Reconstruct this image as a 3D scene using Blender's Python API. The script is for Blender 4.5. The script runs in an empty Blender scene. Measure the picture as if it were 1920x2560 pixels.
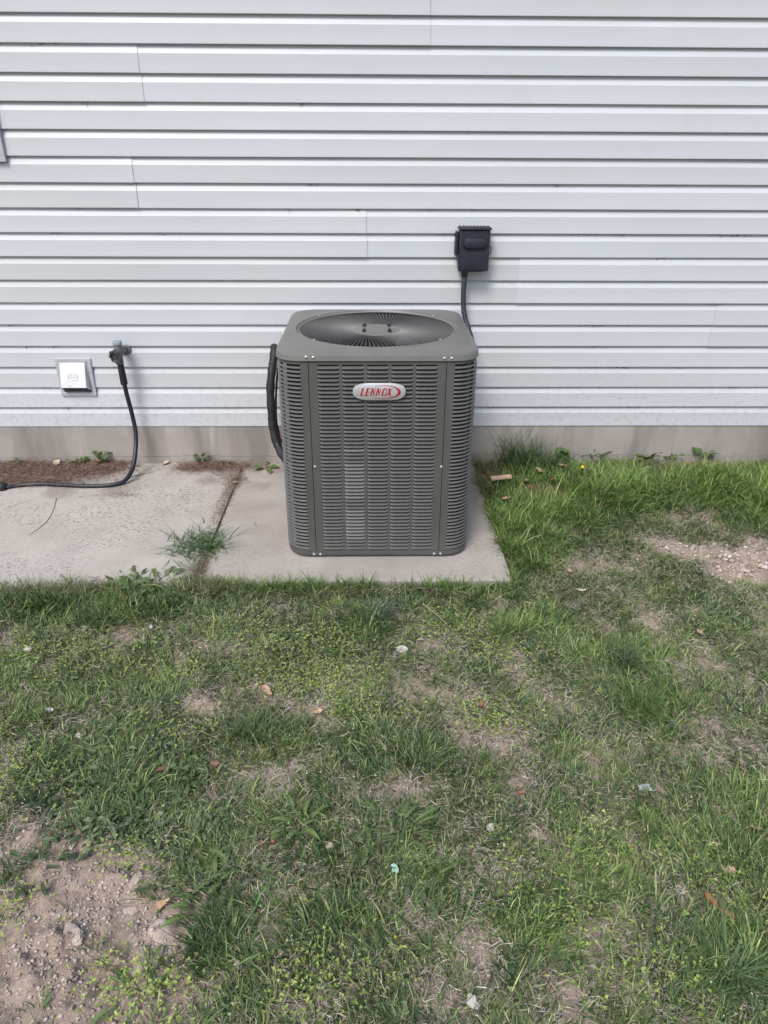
import bpy, math, random
import numpy as np
from mathutils import Vector, Matrix, noise

rng = np.random.default_rng(7)
random.seed(7)
R = math.radians
scene = bpy.context.scene
col = scene.collection

# ------------------------------------------------------------------ camera
CAM_H = 1.4756
PITCH, YAW, ROLL = R(27.1246), R(-1.0803), R(0.2877)
FPX = 1800.0
WALL_Y = 3.4397            # plane of the lower edges of the siding boards
BASE_Z = 0.2014            # lower edge of the siding
COURSE = 0.1016

_fwd = np.array([-math.sin(YAW) * math.cos(PITCH), math.cos(YAW) * math.cos(PITCH), -math.sin(PITCH)])
_r0 = np.array([math.cos(YAW), math.sin(YAW), 0.0])
_u0 = np.cross(_r0, _fwd)
_rt = _r0 * math.cos(ROLL) + _u0 * math.sin(ROLL)
_up = _u0 * math.cos(ROLL) - _r0 * math.sin(ROLL)

cam_data = bpy.data.cameras.new('camera')
cam = bpy.data.objects.new('camera', cam_data)
col.objects.link(cam)
M4 = Matrix(((_rt[0], _up[0], -_fwd[0], 0), (_rt[1], _up[1], -_fwd[1], 0), (_rt[2], _up[2], -_fwd[2], CAM_H), (0, 0, 0, 1)))
cam.matrix_world = M4
cam_data.sensor_fit = 'VERTICAL'
cam_data.sensor_height = 36.0
cam_data.lens = 36.0 * FPX / 2560.0
cam_data.clip_start = 0.02
cam_data.clip_end = 500
scene.camera = cam

# ------------------------------------------------------------------ light
SUN_EL, SUN_ROT = R(52), R(205)
world = bpy.data.worlds.new('World')
scene.world = world
world.use_nodes = True
wn = world.node_tree
for n in list(wn.nodes):
    wn.nodes.remove(n)
sky = wn.nodes.new('ShaderNodeTexSky')
sky.sky_type = 'NISHITA'
sky.sun_disc = False
sky.sun_elevation = SUN_EL
sky.sun_rotation = SUN_ROT
sky.air_density = 1.0
sky.dust_density = 2.9
sky.ozone_density = 1.0
bg = wn.nodes.new('ShaderNodeBackground')
bg.inputs['Strength'].default_value = 0.14
wo = wn.nodes.new('ShaderNodeOutputWorld')
wn.links.new(sky.outputs[0], bg.inputs[0])
wn.links.new(bg.outputs[0], wo.inputs[0])
sd = bpy.data.lights.new('sun', 'SUN')
sd.energy = 1.85
sd.angle = R(20)
sd.color = (1.0, 0.975, 0.95)
sun = bpy.data.objects.new('sun', sd)
sdir = Vector((math.sin(SUN_ROT) * math.cos(SUN_EL), math.cos(SUN_ROT) * math.cos(SUN_EL), math.sin(SUN_EL)))
sun.rotation_euler = sdir.to_track_quat('Z', 'Y').to_euler()
sun.location = sdir * 20
col.objects.link(sun)
scene.view_settings.view_transform = 'Standard'
scene.view_settings.look = 'None'
scene.view_settings.exposure = 0.50
scene.view_settings.gamma = 1.0
scene.view_settings.use_curve_mapping = False

# ------------------------------------------------------------------ helpers
def ray(px, py):
    return _fwd + _rt * ((px - 960) / FPX) + _up * ((1280 - py) / FPX)
def gnd(px, py, z=0.0):
    d = ray(px, py)
    t = (z - CAM_H) / d[2]
    return Vector((d[0] * t, d[1] * t, z))
def onY(px, py, Y):
    d = ray(px, py)
    t = Y / d[1]
    return Vector((d[0] * t, Y, CAM_H + d[2] * t))

def tag(o, label=None, cat=None, group=None, kind=None):
    if label: o['label'] = label
    if cat: o['category'] = cat
    if group: o['group'] = group
    if kind: o['kind'] = kind
    return o
def empty(name, loc=(0, 0, 0), rz=0.0):
    o = bpy.data.objects.new(name, None)
    o.empty_display_size = 0.05
    o.location = loc
    o.rotation_euler = (0, 0, rz)
    col.objects.link(o)
    return o
def link_mesh(name, me, parent=None):
    o = bpy.data.objects.new(name, me)
    col.objects.link(o)
    if parent is not None: o.parent = parent
    return o

class MB:
    """collects shapes for one mesh"""
    def __init__(s): s.v = []; s.f = []
    def add(s, vs, fs):
        b = len(s.v)
        s.v += [tuple(p) for p in vs]
        s.f += [tuple(i + b for i in f) for f in fs]
        return s
    def box(s, x0, x1, y0, y1, z0, z1):
        return s.add([(x0, y0, z0), (x1, y0, z0), (x1, y1, z0), (x0, y1, z0), (x0, y0, z1), (x1, y0, z1), (x1, y1, z1), (x0, y1, z1)],
                     [(0, 3, 2, 1), (4, 5, 6, 7), (0, 1, 5, 4), (1, 2, 6, 5), (2, 3, 7, 6), (3, 0, 4, 7)])
    def bbox(s, x0, x1, y0, y1, z0, z1, b=0.003):
        """box with chamfered edges"""
        vs = []; 
        cs = [(x0, x1), (y0, y1), (z0, z1)]
        idx = {}
        for sx in (0, 1):
            for sy in (0, 1):
                for sz in (0, 1):
                    sg = (sx, sy, sz)
                    for ax in range(3):
                        p = []
                        for k in range(3):
                            full = cs[k][sg[k]]
                            ins = full + (b if sg[k] == 0 else -b)
                            p.append(full if k == ax else ins)
                        idx[(sx, sy, sz, ax)] = len(vs); vs.append(p)
        fs = []
        I = lambda x, y, z, a: idx[(x, y, z, a)]
        for a in range(3):
            o = [k for k in range(3) if k != a]
            for sgn in (0, 1):
                q = []
                for (p, r) in ((0, 0), (1, 0), (1, 1), (0, 1)):
                    c = [0, 0, 0]; c[a] = sgn; c[o[0]] = p; c[o[1]] = r
                    q.append(I(*c, a))
                fs.append(q)
            for p in (0, 1):
                for r in (0, 1):
                    c0 = [0, 0, 0]; c0[o[0]] = p; c0[o[1]] = r; c1 = list(c0); c1[a] = 1
                    fs.append([I(*c0, o[0]), I(*c1, o[0]), I(*c1, o[1]), I(*c0, o[1])])
        for sx in (0, 1):
            for sy in (0, 1):
                for sz in (0, 1):
                    fs.append([I(sx, sy, sz, 0), I(sx, sy, sz, 1), I(sx, sy, sz, 2)])
        return s.add(vs, fs)
    def rings(s, rings, cap0=True, cap1=True):
        n = len(rings[0]); vs = [p for r in rings for p in r]; fs = []
        for i in range(len(rings) - 1):
            for j in range(n):
                a = i * n + j; b = i * n + (j + 1) % n
                fs.append((a, b, b + n, a + n))
        if cap0: fs.append(tuple(range(n))[::-1])
        if cap1: fs.append(tuple((len(rings) - 1) * n + j for j in range(n)))
        return s.add(vs, fs)
    def tube(s, pts, rad, n=10, cap=True):
        pts = [Vector(p) for p in pts]
        rads = rad if isinstance(rad, (list, tuple)) else [rad] * len(pts)
        prev = None; rs = []
        for i, p in enumerate(pts):
            t = (pts[min(i + 1, len(pts) - 1)] - pts[max(i - 1, 0)]).normalized()
            if prev is None:
                a = Vector((0, 0, 1)) if abs(t.z) < .9 else Vector((1, 0, 0))
                u = t.cross(a).normalized()
            else:
                u = (prev - t * prev.dot(t)).normalized()
            prev = u; w = t.cross(u)
            rs.append([p + (u * math.cos(2 * math.pi * k / n) + w * math.sin(2 * math.pi * k / n)) * rads[i] for k in range(n)])
        return s.rings(rs, cap, cap)
    def lathe(s, prof, center, axis=(0, 0, 1), n=24, cap0=True, cap1=True):
        c = Vector(center); ax = Vector(axis).normalized()
        a = Vector((0, 0, 1)) if abs(ax.z) < .9 else Vector((1, 0, 0))
        u = ax.cross(a).normalized(); w = ax.cross(u)
        return s.rings([[c + ax * h + (u * math.cos(2 * math.pi * k / n) + w * math.sin(2 * math.pi * k / n)) * r for k in range(n)] for r, h in prof], cap0, cap1)
    def prism(s, poly, f0, f1):
        n = len(poly)
        vs = [f0(p) for p in poly] + [f1(p) for p in poly]
        fs = [tuple(range(n))[::-1], tuple(range(n, 2 * n))] + [(i, (i + 1) % n, (i + 1) % n + n, i + n) for i in range(n)]
        return s.add(vs, fs)
    def mesh(s, name, m, smooth=False, fix=True):
        me = bpy.data.meshes.new(name)
        me.from_pydata([tuple(p) for p in s.v], [], s.f)
        if fix:
            import bmesh
            b = bmesh.new(); b.from_mesh(me)
            bmesh.ops.recalc_face_normals(b, faces=b.faces)
            b.to_mesh(me); b.free()
        me.materials.append(m)
        if smooth:
            me.polygons.foreach_set('use_smooth', [True] * len(me.polygons))
            me.set_sharp_from_angle(angle=R(38 if smooth is True else smooth))
        me.update()
        return me
    def build(s, name, m, parent=None, smooth=False):
        return link_mesh(name, s.mesh(name, m, smooth), parent)

def spline(pts, n=8):
    """Catmull-Rom through points"""
    P = [Vector(p) for p in pts]
    P = [P[0] * 2 - P[1]] + P + [P[-1] * 2 - P[-2]]
    out = []
    for i in range(1, len(P) - 2):
        for k in range(n):
            t = k / n
            a, b, c, d = P[i - 1], P[i], P[i + 1], P[i + 2]
            out.append(0.5 * ((2 * b) + (c - a) * t + (2 * a - 5 * b + 4 * c - d) * t * t + (3 * b - a - 3 * c + d) * t ** 3))
    out.append(P[-2])
    return out

# smooth value noise for arrays
_grids = {}
def vnoise(x, y, scale, seed=0, octv=1):
    out = 0; amp = 1; tot = 0
    for o in range(octv):
        key = (seed, o)
        if key not in _grids: _grids[key] = np.random.default_rng(1000 + seed * 17 + o).random((256, 256))
        g = _grids[key]
        xx = np.asarray(x) / scale * 2 ** o + 91.3; yy = np.asarray(y) / scale * 2 ** o + 57.7
        xi = np.floor(xx).astype(int); yi = np.floor(yy).astype(int)
        fx = xx - xi; fy = yy - yi
        fx = fx * fx * (3 - 2 * fx); fy = fy * fy * (3 - 2 * fy)
        a = g[xi % 256, yi % 256]; b = g[(xi + 1) % 256, yi % 256]; c = g[xi % 256, (yi + 1) % 256]; d = g[(xi + 1) % 256, (yi + 1) % 256]
        out = out + amp * ((a * (1 - fx) + b * fx) * (1 - fy) + (c * (1 - fx) + d * fx) * fy)
        tot += amp; amp *= .5
    return out / tot            # 0..1

# ------------------------------------------------------------------ materials
class NT:
    def __init__(s, name):
        s.m = bpy.data.materials.new(name); s.m.use_nodes = True
        s.t = s.m.node_tree
        for n in list(s.t.nodes): s.t.nodes.remove(n)
        s.out = s.n('ShaderNodeOutputMaterial')
    def n(s, typ, **kw):
        n = s.t.nodes.new(typ)
        for k, v in kw.items(): setattr(n, k, v)
        return n
    def l(s, a, b): s.t.links.new(a, b)
    def obj(s, scale=(1, 1, 1)):
        tc = s.n('ShaderNodeTexCoord'); mp = s.n('ShaderNodeMapping')
        mp.inputs['Scale'].default_value = scale
        s.l(tc.outputs['Object'], mp.inputs[0]); return mp.outputs[0]
    def noise(s, vec, scale, detail=4, rough=.55, dist=0):
        n = s.n('ShaderNodeTexNoise'); n.inputs['Scale'].default_value = scale; n.inputs['Detail'].default_value = detail
        n.inputs['Roughness'].default_value = rough; n.inputs['Distortion'].default_value = dist
        if vec is not None: s.l(vec, n.inputs['Vector'])
        return n.outputs['Fac']
    def ramp(s, fac, stops):
        r = s.n('ShaderNodeValToRGB'); e = r.color_ramp.elements
        while len(e) < len(stops): e.new(0.5)
        for el, (p, c) in zip(e, stops):
            el.position = p; el.color = (*c, 1) if len(c) == 3 else c
        s.l(fac, r.inputs[0]); return r.outputs[0]
    def mix(s, fac, a, b, mode='MIX'):
        m = s.n('ShaderNodeMix', data_type='RGBA', blend_type=mode)
        for sock, v in ((m.inputs[0], fac), (m.inputs[6], a), (m.inputs[7], b)):
            if hasattr(v, 'type'): s.l(v, sock)
            elif isinstance(v, (int, float)): sock.default_value = v
            else: sock.default_value = (*v, 1)
        return m.outputs[2]
    def math(s, op, a, b=0.0):
        m = s.n('ShaderNodeMath', operation=op)
        for sock, v in ((m.inputs[0], a), (m.inputs[1], b)):
            if hasattr(v, 'type'): s.l(v, sock)
            else: sock.default_value = v
        return m.outputs[0]
    def bump(s, h, strength, dist=0.002, prev=None):
        b = s.n('ShaderNodeBump'); b.inputs['Strength'].default_value = strength; b.inputs['Distance'].default_value = dist
        s.l(h, b.inputs['Height'])
        if prev is not None: s.l(prev, b.inputs['Normal'])
        return b.outputs[0]
    def bsdf(s, color, rough=.6, metal=0.0, normal=None, spec=.5):
        b = s.n('ShaderNodeBsdfPrincipled')
        for key, v in (('Base Color', color), ('Roughness', rough), ('Metallic', metal), ('Specular IOR Level', spec)):
            if hasattr(v, 'type'): s.l(v, b.inputs[key])
            elif isinstance(v, (int, float)): b.inputs[key].default_value = v
            else: b.inputs[key].default_value = (*v, 1)
        if normal is not None: s.l(normal, b.inputs['Normal'])
        s.l(b.outputs[0], s.out.inputs[0]); return b

def simple(name, c, rough=.6, metal=0.0, var=.12, vscale=30, bump=.1, bscale=200, spec=.5):
    t = NT(name); v = t.obj()
    n = t.noise(v, vscale)
    cc = t.ramp(n, [(.3, tuple(x * (1 - var) for x in c)), (.7, tuple(min(1, x * (1 + var)) for x in c))])
    nb = t.bump(t.noise(v, bscale, 3), bump, .001)
    t.bsdf(cc, rough, metal, nb, spec); return t.m

def mat_siding():
    t = NT('white_vinyl_siding')
    g = t.n('ShaderNodeNewGeometry')
    def pos(scale):
        mp = t.n('ShaderNodeMapping'); mp.inputs['Scale'].default_value = scale
        t.l(g.outputs['Position'], mp.inputs[0]); return mp.outputs[0]
    base = t.ramp(t.noise(pos((.5, 1, 3)), 1.4, 4, .6), [(.3, (.475, .502, .530)), (.7, (.52, .545, .573))])
    oi = t.n('ShaderNodeObjectInfo')
    tint = t.ramp(oi.outputs['Random'], [(0, (.955, .95, .94)), (.4, (1, 1, 1)), (1, (.975, .98, .985))])
    c = t.mix(1, base, tint, 'MULTIPLY')
    c = t.mix(1, c, oi.outputs['Color'], 'MULTIPLY')
    # old weathering blotches, greyish yellow
    c = t.mix(t.ramp(t.noise(pos((1, 1, 1)), 2.3, 6, .7), [(.53, (0, 0, 0)), (.75, (.6, .6, .6))]), c, (.47, .47, .46))
    # specks of dirt
    sp = t.math('MULTIPLY', t.ramp(t.noise(pos((1, 1, .8)), 150, 3, .5), [(.70, (0, 0, 0)), (.74, (1, 1, 1))]),
                t.ramp(t.noise(pos((1, 1, 2)), 7, 3, .6), [(.5, (0, 0, 0)), (.66, (1, 1, 1))]))
    c = t.mix(t.math('MULTIPLY', sp, .6), c, (.16, .14, .12))
    # streaky grime
    st = t.ramp(t.noise(pos((22, 1, 1.4)), 2.0, 5, .7), [(.56, (0, 0, 0)), (.8, (.45, .45, .45))])
    c = t.mix(t.math('MULTIPLY', st, .5), c, (.44, .44, .43))
    sz = t.n('ShaderNodeSeparateXYZ'); t.l(g.outputs['Position'], sz.inputs[0])
    low = t.ramp(t.math('MULTIPLY', sz.outputs['Z'], 1.0), [(.22, (1, 1, 1)), (.62, (0, 0, 0))])
    sp2 = t.ramp(t.noise(pos((1, 1, 1.3)), 34, 6, .75), [(.50, (0, 0, 0)), (.66, (.55, .55, .55))])
    c = t.mix(t.math('MULTIPLY', sp2, low), c, (.34, .31, .27))
    gr = t.noise(pos((3.2, 1, 85)), 3.2, 4, .7, .6)          # embossed wood grain
    n = t.bump(gr, .13, .0012)
    n = t.bump(t.noise(pos((1.2, 1, .3)), 1.6, 2), .5, .012, n)   # waviness
    t.bsdf(c, .42, 0, n, .35)
    return t.m

STAINS = [tuple(gnd(px, py))[:2] + (r, a) for px, py, r, a in ((560, 1185, .22, .75), (520, 1200, .2, .5), (300, 1225, .2, .55), (150, 1225, .26, .5), (640, 1172, .16, .5), (455, 1170, .14, .4), (650, 1215, .14, .35), (250, 1180, .2, .7), (60, 1180, .25, .7), (500, 1385, .12, .35), (700, 1170, .2, .45))]
def mat_concrete(name, a, b, stain, broom=False, pits=.0, stain_amt=.6):
    t = NT(name); v = t.obj()
    c = t.ramp(t.noise(v, 5, 8, .65), [(.3, a), (.7, b)])
    c = t.mix(t.ramp(t.noise(v, 1.9, 6, .65, .3), [(.50, (0, 0, 0)), (.72, (stain_amt,) * 3)]), c, stain)
    fine = t.noise(v, 420, 3, .7)
    c = t.mix(.35, c, t.ramp(fine, [(.3, (.12, .115, .11)), (.6, (.52, .50, .48))]), 'OVERLAY')
    if pits:
        vs = t.obj((1, 2.0, 1))
        p = t.math('MULTIPLY', t.ramp(t.noise(vs, 62, 3, .6), [(.55, (0, 0, 0)), (.60, (1, 1, 1))]), t.ramp(t.noise(v, 2.2, 3), [(.42, (0, 0, 0)), (.6, (1, 1, 1))]))
        c = t.mix(t.math('MULTIPLY', p, pits), c, (.15, .14, .13))
    for (cx, cy, r, amt) in STAINS:
        d = t.n('ShaderNodeVectorMath', operation='DISTANCE'); t.l(v, d.inputs[0]); d.inputs[1].default_value = (cx, cy, 0)
        q = t.math('ADD', t.math('DIVIDE', d.outputs['Value'], r), t.math('MULTIPLY', t.noise(v, 13, 5, .7), 1.1))
        c = t.mix(t.ramp(q, [(.70, (amt,) * 3), (1.0, (0, 0, 0))]), c, (.17, .135, .12))
    n = t.bump(fine, .35, .0012)
    n = t.bump(t.noise(v, 40, 5, .6), .3, .003, n)
    if broom:
        w = t.noise(t.obj((190, 6, 1)), 1.0, 3, .6, .2)
        n = t.bump(w, .5, .0015, n)
        c = t.mix(t.math('MULTIPLY', t.ramp(w, [(.5, (0, 0, 0)), (.7, (1, 1, 1))]), .13), c, (.2, .19, .18))
    t.bsdf(c, .9, 0, n, .2)
    return t.m

def mat_foundation():
    t = NT('foundation_concrete'); v = t.obj()
    c = t.ramp(t.noise(v, 2.5, 7, .6), [(.3, (.29, .268, .25)), (.7, (.41, .38, .357))])
    st = t.ramp(t.noise(t.obj((2.2, 1, .5)), 1.9, 4, .6), [(.46, (0, 0, 0)), (.62, (.8, .8, .8))])
    c = t.mix(st, c, (.22, .202, .187))
    c = t.mix(t.ramp(t.noise(t.obj((9, 1, .7)), 1.3, 3), [(.62, (0, 0, 0)), (.72, (.4, .4, .4))]), c, (.5, .48, .46))
    f = t.noise(v, 260, 4, .7)
    c = t.mix(.3, c, t.ramp(f, [(.35, (.12, .11, .10)), (.6, (.5, .48, .46))]), 'OVERLAY')
    n = t.bump(f, .35, .0015); n = t.bump(t.noise(v, 25, 5, .6), .35, .004, n)
    t.bsdf(c, .92, 0, n, .2); return t.m

def mat_vcol(name, transl=.35, rough=.55, spec=.3):
    t = NT(name)
    a = t.n('ShaderNodeAttribute', attribute_name='col')
    b = t.bsdf(a.outputs['Color'], rough, 0, None, spec)
    if transl:
        tr = t.n('ShaderNodeBsdfTranslucent'); t.l(a.outputs['Color'], tr.inputs[0])
        mx = t.n('ShaderNodeMixShader'); mx.inputs[0].default_value = transl
        t.l(b.outputs[0], mx.inputs[1]); t.l(tr.outputs[0], mx.inputs[2]); t.l(mx.outputs[0], t.out.inputs[0])
    return t.m

def mat_leaf(name, a, b, vein=None, transl=.3, scale=60, rough=.5):
    t = NT(name); v = t.obj()
    c = t.ramp(t.noise(v, scale, 4), [(.3, a), (.7, b)])
    oi = t.n('ShaderNodeObjectInfo')
    c = t.mix(1, c, t.ramp(oi.outputs['Random'], [(0, (.72, .78, .7)), (.5, (1, 1, 1)), (1, (1.0, .95, .8))]), 'MULTIPLY')
    if vein:
        w = t.n('ShaderNodeTexCoord'); s = t.n('ShaderNodeSeparateXYZ'); t.l(w.outputs['Object'], s.inputs[0])
        ab = t.math('ABSOLUTE', s.outputs['X'])
        c = t.mix(t.ramp(ab, [(.0, (.8, .8, .8)), (.0012, (0, 0, 0))]), c, vein)
    n = t.bump(t.noise(v, scale * 3, 3), .3, .001)
    b = t.bsdf(c, rough, 0, n, .35)
    if transl:
        tr = t.n('ShaderNodeBsdfTranslucent'); t.l(c, tr.inputs[0])
        mx = t.n('ShaderNodeMixShader'); mx.inputs[0].default_value = transl
        t.l(b.outputs[0], mx.inputs[1]); t.l(tr.outputs[0], mx.inputs[2]); t.l(mx.outputs[0], t.out.inputs[0])
    return t.m

def mat_soil():
    t = NT('soil'); v = t.obj()
    c = t.ramp(t.noise(v, 9, 8, .7), [(.25, (.29, .24, .205)), (.5, (.40, .34, .295)), (.75, (.52, .455, .405))])
    c = t.mix(.6, c, t.ramp(t.noise(v, 140, 6, .75), [(.3, (.1, .08, .065)), (.65, (.52, .45, .40))]), 'OVERLAY')
    c = t.mix(t.ramp(t.noise(v, .9, 4), [(.45, (0, 0, 0)), (.65, (.35, .35, .35))]), c, (.26, .21, .16))
    # far from the house the sheet carries turf colour
    g = t.n('ShaderNodeNewGeometry'); sp = t.n('ShaderNodeSeparateXYZ'); t.l(g.outputs['Position'], sp.inputs[0])
    ax = t.math('ABSOLUTE', sp.outputs['X'])
    far = t.math('MAXIMUM', t.math('GREATER_THAN', ax, 2.9), t.math('LESS_THAN', sp.outputs['Y'], -0.1))
    c = t.mix(far, c, t.ramp(t.noise(v, 6, 6, .7), [(.35, (.05, .075, .03)), (.7, (.16, .15, .09))]))
    n = t.bump(t.noise(v, 160, 8, .75), .8, .004)
    n = t.bump(t.noise(v, 45, 6, .7), .6, .008, n)
    t.bsdf(c, .95, 0, n, .15); return t.m

def mat_coil():
    t = NT('black_coil_fins'); v = t.obj((1, 1, 1))
    w = t.n('ShaderNodeTexWave'); w.bands_direction = 'Z'; w.inputs['Scale'].default_value = 55
    t.l(v, w.inputs['Vector'])
    c = t.ramp(w.outputs['Fac'], [(.2, (.008, .008, .009)), (.8, (.03, .03, .033))])
    t.bsdf(c, .5, .3); return t.m

M = dict(
    siding=mat_siding(),
    slab=mat_concrete('slab_concrete', (.340, .315, .286), (.43, .402, .368), (.27, .235, .21), False, .45, .75),
    slab_old=mat_concrete('broomed_slab_concrete', (.380, .356, .328), (.475, .448, .414), (.34, .30, .275), True, .85, .5),
    found=mat_foundation(), soil=mat_soil(),
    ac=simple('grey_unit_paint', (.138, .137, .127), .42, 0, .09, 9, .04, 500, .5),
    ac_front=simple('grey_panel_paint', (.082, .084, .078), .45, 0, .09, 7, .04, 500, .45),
    louver=simple('grey_louver_paint', (.108, .109, .104), .40, 0, .05, 9, .03, 500, .5),
    louver_pale=simple('pale_louver_paint', (.155, .16, .16), .45, 0, .15, 12, .03, 500, .4),  # paler grey for part of one louver column and its added plate
    wire=simple('grille_wire_paint', (.27, .27, .255), .4, 0, .05, 20, .02, 500, .6),
    coil=mat_coil(),
    darkmetal=simple('dark_inner_metal', (.022, .023, .027), .6, .2),
    fan=simple('fan_blade_metal', (.045, .05, .062), .45, .1),
    steel=simple('zinc_screw', (.62, .62, .60), .3, .85, .1, 80),
    silver=simple('brushed_silver_badge', (.46, .47, .47), .33, .35, .06, 25),
    tubesheet=simple('galvanised_tube_sheet', (.55, .56, .56), .45, .35, .25, 60),
    red=simple('red_badge_ink', (.33, .004, .025), .4, 0, .05),
    box=simple('navy_black_plastic', (.012, .015, .026), .48, 0, .25, 14, .15, 150),
    conduit=simple('navy_conduit', (.022, .028, .042), .5, 0, .2, 20, .1),
    rubber=simple('black_rubber', (.012, .012, .014), .5, 0, .3, 40, .25, 120),
    hose=simple('black_hose_rubber', (.010, .012, .018), .42, 0, .3, 50, .2, 160),
    foam=simple('black_foam_insulation', (.014, .014, .017), .62, 0, .35, 18, .4, 70),
    alu=simple('bare_aluminium', (.60, .61, .63), .42, .35, .12, 14, .3, 50),
    alu_flange=simple('pale_flange_metal', (.42, .44, .47), .42, .25, .08, 14, .15, 60),
    tap=simple('weathered_brass_tap', (.17, .175, .175), .5, .45, .35, 60, .4, 120),
    tapcap=simple('grey_plastic_cap', (.25, .29, .32), .5, 0, .12, 40),
    knob=simple('dark_handwheel', (.055, .06, .058), .5, .3, .3, 50),
    copper=simple('copper_pipe', (.32, .09, .06), .35, .7),
    grass=mat_vcol('grass_blades', .2, .5, .25), straw=mat_vcol('dead_straw', .15, .7, .2),
    crumb=mat_vcol('soil_crumbs', 0, .95, .1),
    weed=mat_leaf('weed_leaf', (.085, .14, .045), (.14, .21, .07), (.2, .26, .12)),
    weed_dark=mat_leaf('dark_weed_leaf', (.035, .07, .025), (.06, .11, .035), (.1, .15, .06)),
    stem=mat_leaf('weed_stem', (.09, .12, .04), (.15, .17, .07)),
    yellow=simple('dandelion_petals', (.75, .45, .01), .6),
    leaf_tan=mat_leaf('dry_tan_leaf', (.36, .22, .14), (.58, .42, .32), None, .1, 90, .7),
    leaf_brown=mat_leaf('dry_brown_leaf', (.22, .09, .045), (.38, .19, .11), None, .1, 90, .7),
    leaf_pale=mat_leaf('bleached_leaf', (.5, .42, .34), (.68, .60, .52), None, .1, 90, .7),
    leaf_red=mat_leaf('reddish_leaf', (.20, .09, .07), (.30, .16, .13), None, .1, 90, .7),
    petal=simple('coral_petal', (.38, .13, .09), .6),
    wood=simple('raw_wood', (.55, .38, .26), .8, 0, .2, 40, .4, 90),
    bark=simple('brown_bark', (.14, .085, .06), .9, 0, .3, 50, .6, 90),
    stone=simple('pale_clod', (.40, .33, .29), .95, 0, .22, 50, .9, 160, .1),
    whitestone=simple('white_stone', (.50, .47, .42), .9, 0, .1, 60, .5, 150, .1),
    mint=simple('mint_plastic', (.33, .52, .46), .35, 0, .12, 60),
    clear=simple('cloudy_plastic_scrap', (.30, .33, .34), .3, 0, .2, 60),
    twig=simple('grey_twig', (.20, .17, .15), .9, 0, .3, 80, .5),
    cobweb=simple('lap_dirt', (.07, .06, .055), 1, 0, .4, 80),
)

# ------------------------------------------------------------------ ground fields
SLAB_Y = 2.309
JOINT_X = -0.663
SLAB_R = 0.532
SLAB2_Y = 2.283

def blob_field(blobs, x, y):
    out = np.zeros_like(x)
    for (px, py, rx, ry, w) in blobs:
        c = gnd(px, py, -.02)
        d = ((x - c.x) / rx) ** 2 + ((y - c.y) / ry) ** 2
        out = np.maximum(out, w * np.exp(-d ** 1.4 * .7))
    return out
BARE = [(330, 2530, .14, .06, 1), (210, 2440, .14, .10, 1), (400, 2560, .08, .05, .7), (60, 2200, .20, .13, 1), (190, 2190, .14, .12, 1), (120, 2330, .26, .13, 1.1), (290, 2290, .16, .12, 1.1), (110, 2450, .22, .10, 1), (330, 2400, .12, .06, 1),
        (240, 2500, .13, .08, .9), (400, 2320, .06, .06, .9), (30, 2560, .15, .08, .9), (90, 2160, .1, .05, .8), (180, 2560, .10, .08, .8),
        (1900, 1400, .20, .12, 1.1), (1780, 1385, .15, .09, 1.0), (1700, 1370, .10, .07, .8), (1860, 1440, .17, .08, 1), (1560, 1420, .13, .06, .5), (2050, 1400, .35, .15, 1),
        (460, 1750, .08, .05, .7), (1110, 1740, .11, .05, .62), (1180, 1850, .10, .06, .6), (1250, 1870, .07, .04, .5), (690, 2190, .09, .04, .55), (1020, 2290, .09, .05, .55),
        (1215, 2370, .05, .06, .72), (1010, 2400, .07, .04, .5), (1090, 1610, .09, .04, .5), (1720, 1680, .07, .05, .5), (1280, 1690, .07, .04, .5), (1560, 2060, .09, .05, .4),
        (780, 2100, .06, .03, .45), (160, 2020, .08, .06, .6), (1600, 2050, .06, .03, .4), (1390, 2140, .1, .05, .45), (640, 1400, .01, .01, 0), (1240, 2160, .08, .05, .55),
        (1810, 2060, .09, .05, .5), (650, 1960, .09, .05, .5), (830, 1790, .09, .05, .5), (500, 1700, .07, .04, .45), (200, 1840, .08, .04, .5), (680, 2310, .06, .04, .4),
        (1500, 1470, .12, .04, .45), (1020, 1995, .10, .04, .5), (1640, 1540, .10, .04, .4), (1330, 1950, .09, .05, .35), (560, 1600, .08, .04, .35), (980, 2270, .05, .04, .5),
        (1560, 2450, .07, .04, .4), (850, 2460, .09, .03, .4), (1340, 2360, .05, .04, .4), (1210, 2230, .06, .04, .55), (760, 1560, .08, .03, .35), (1640, 1910, .06, .04, .4)]
def bare(x, y):
    wx = x + (vnoise(x, y, .09, 3, 3) - .5) * .16; wy = y + (vnoise(x, y, .09, 4, 3) - .5) * .16
    return blob_field(BARE, wx, wy)
LUSH = [(320, 1960, .16, .12, .45), (1500, 1230, .45, .22, 1), (1800, 1230, .35, .20, 1), (1280, 1330, .14, .28, .9), (1350, 1250, .25, .3, .9), (1180, 1480, .22, .06, .5), (800, 1480, .22, .05, .5), (560, 1480, .1, .04, .4),
        (400, 1475, .2, .08, .85), (100, 1500, .25, .08, .75), (300, 1520, .3, .1, .6), (1600, 1640, .16, .10, .36), (1640, 1760, .15, .10, .36), (1850, 2130, .18, .10, .35), (1500, 2180, .25, .12, .22),
        (930, 1560, .12, .06, .5), (1300, 1560, .2, .08, .5), (2000, 1250, .4, .3, 1), (1860, 1990, .1, .08, .45), (640, 1840, .07, .06, .5), (1050, 1880, .16, .07, .35), (850, 2300, .16, .07, .4), (1860, 2420, .1, .07, .5), (1350, 2350, .08, .05, .4), (600, 2330, .14, .08, .4)]
def lush(x, y):
    wx = x + (vnoise(x, y, .11, 13, 2) - .5) * .12; wy = y + (vnoise(x, y, .11, 14, 2) - .5) * .12
    return np.clip(blob_field(LUSH, wx, wy), 0, 1)

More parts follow.
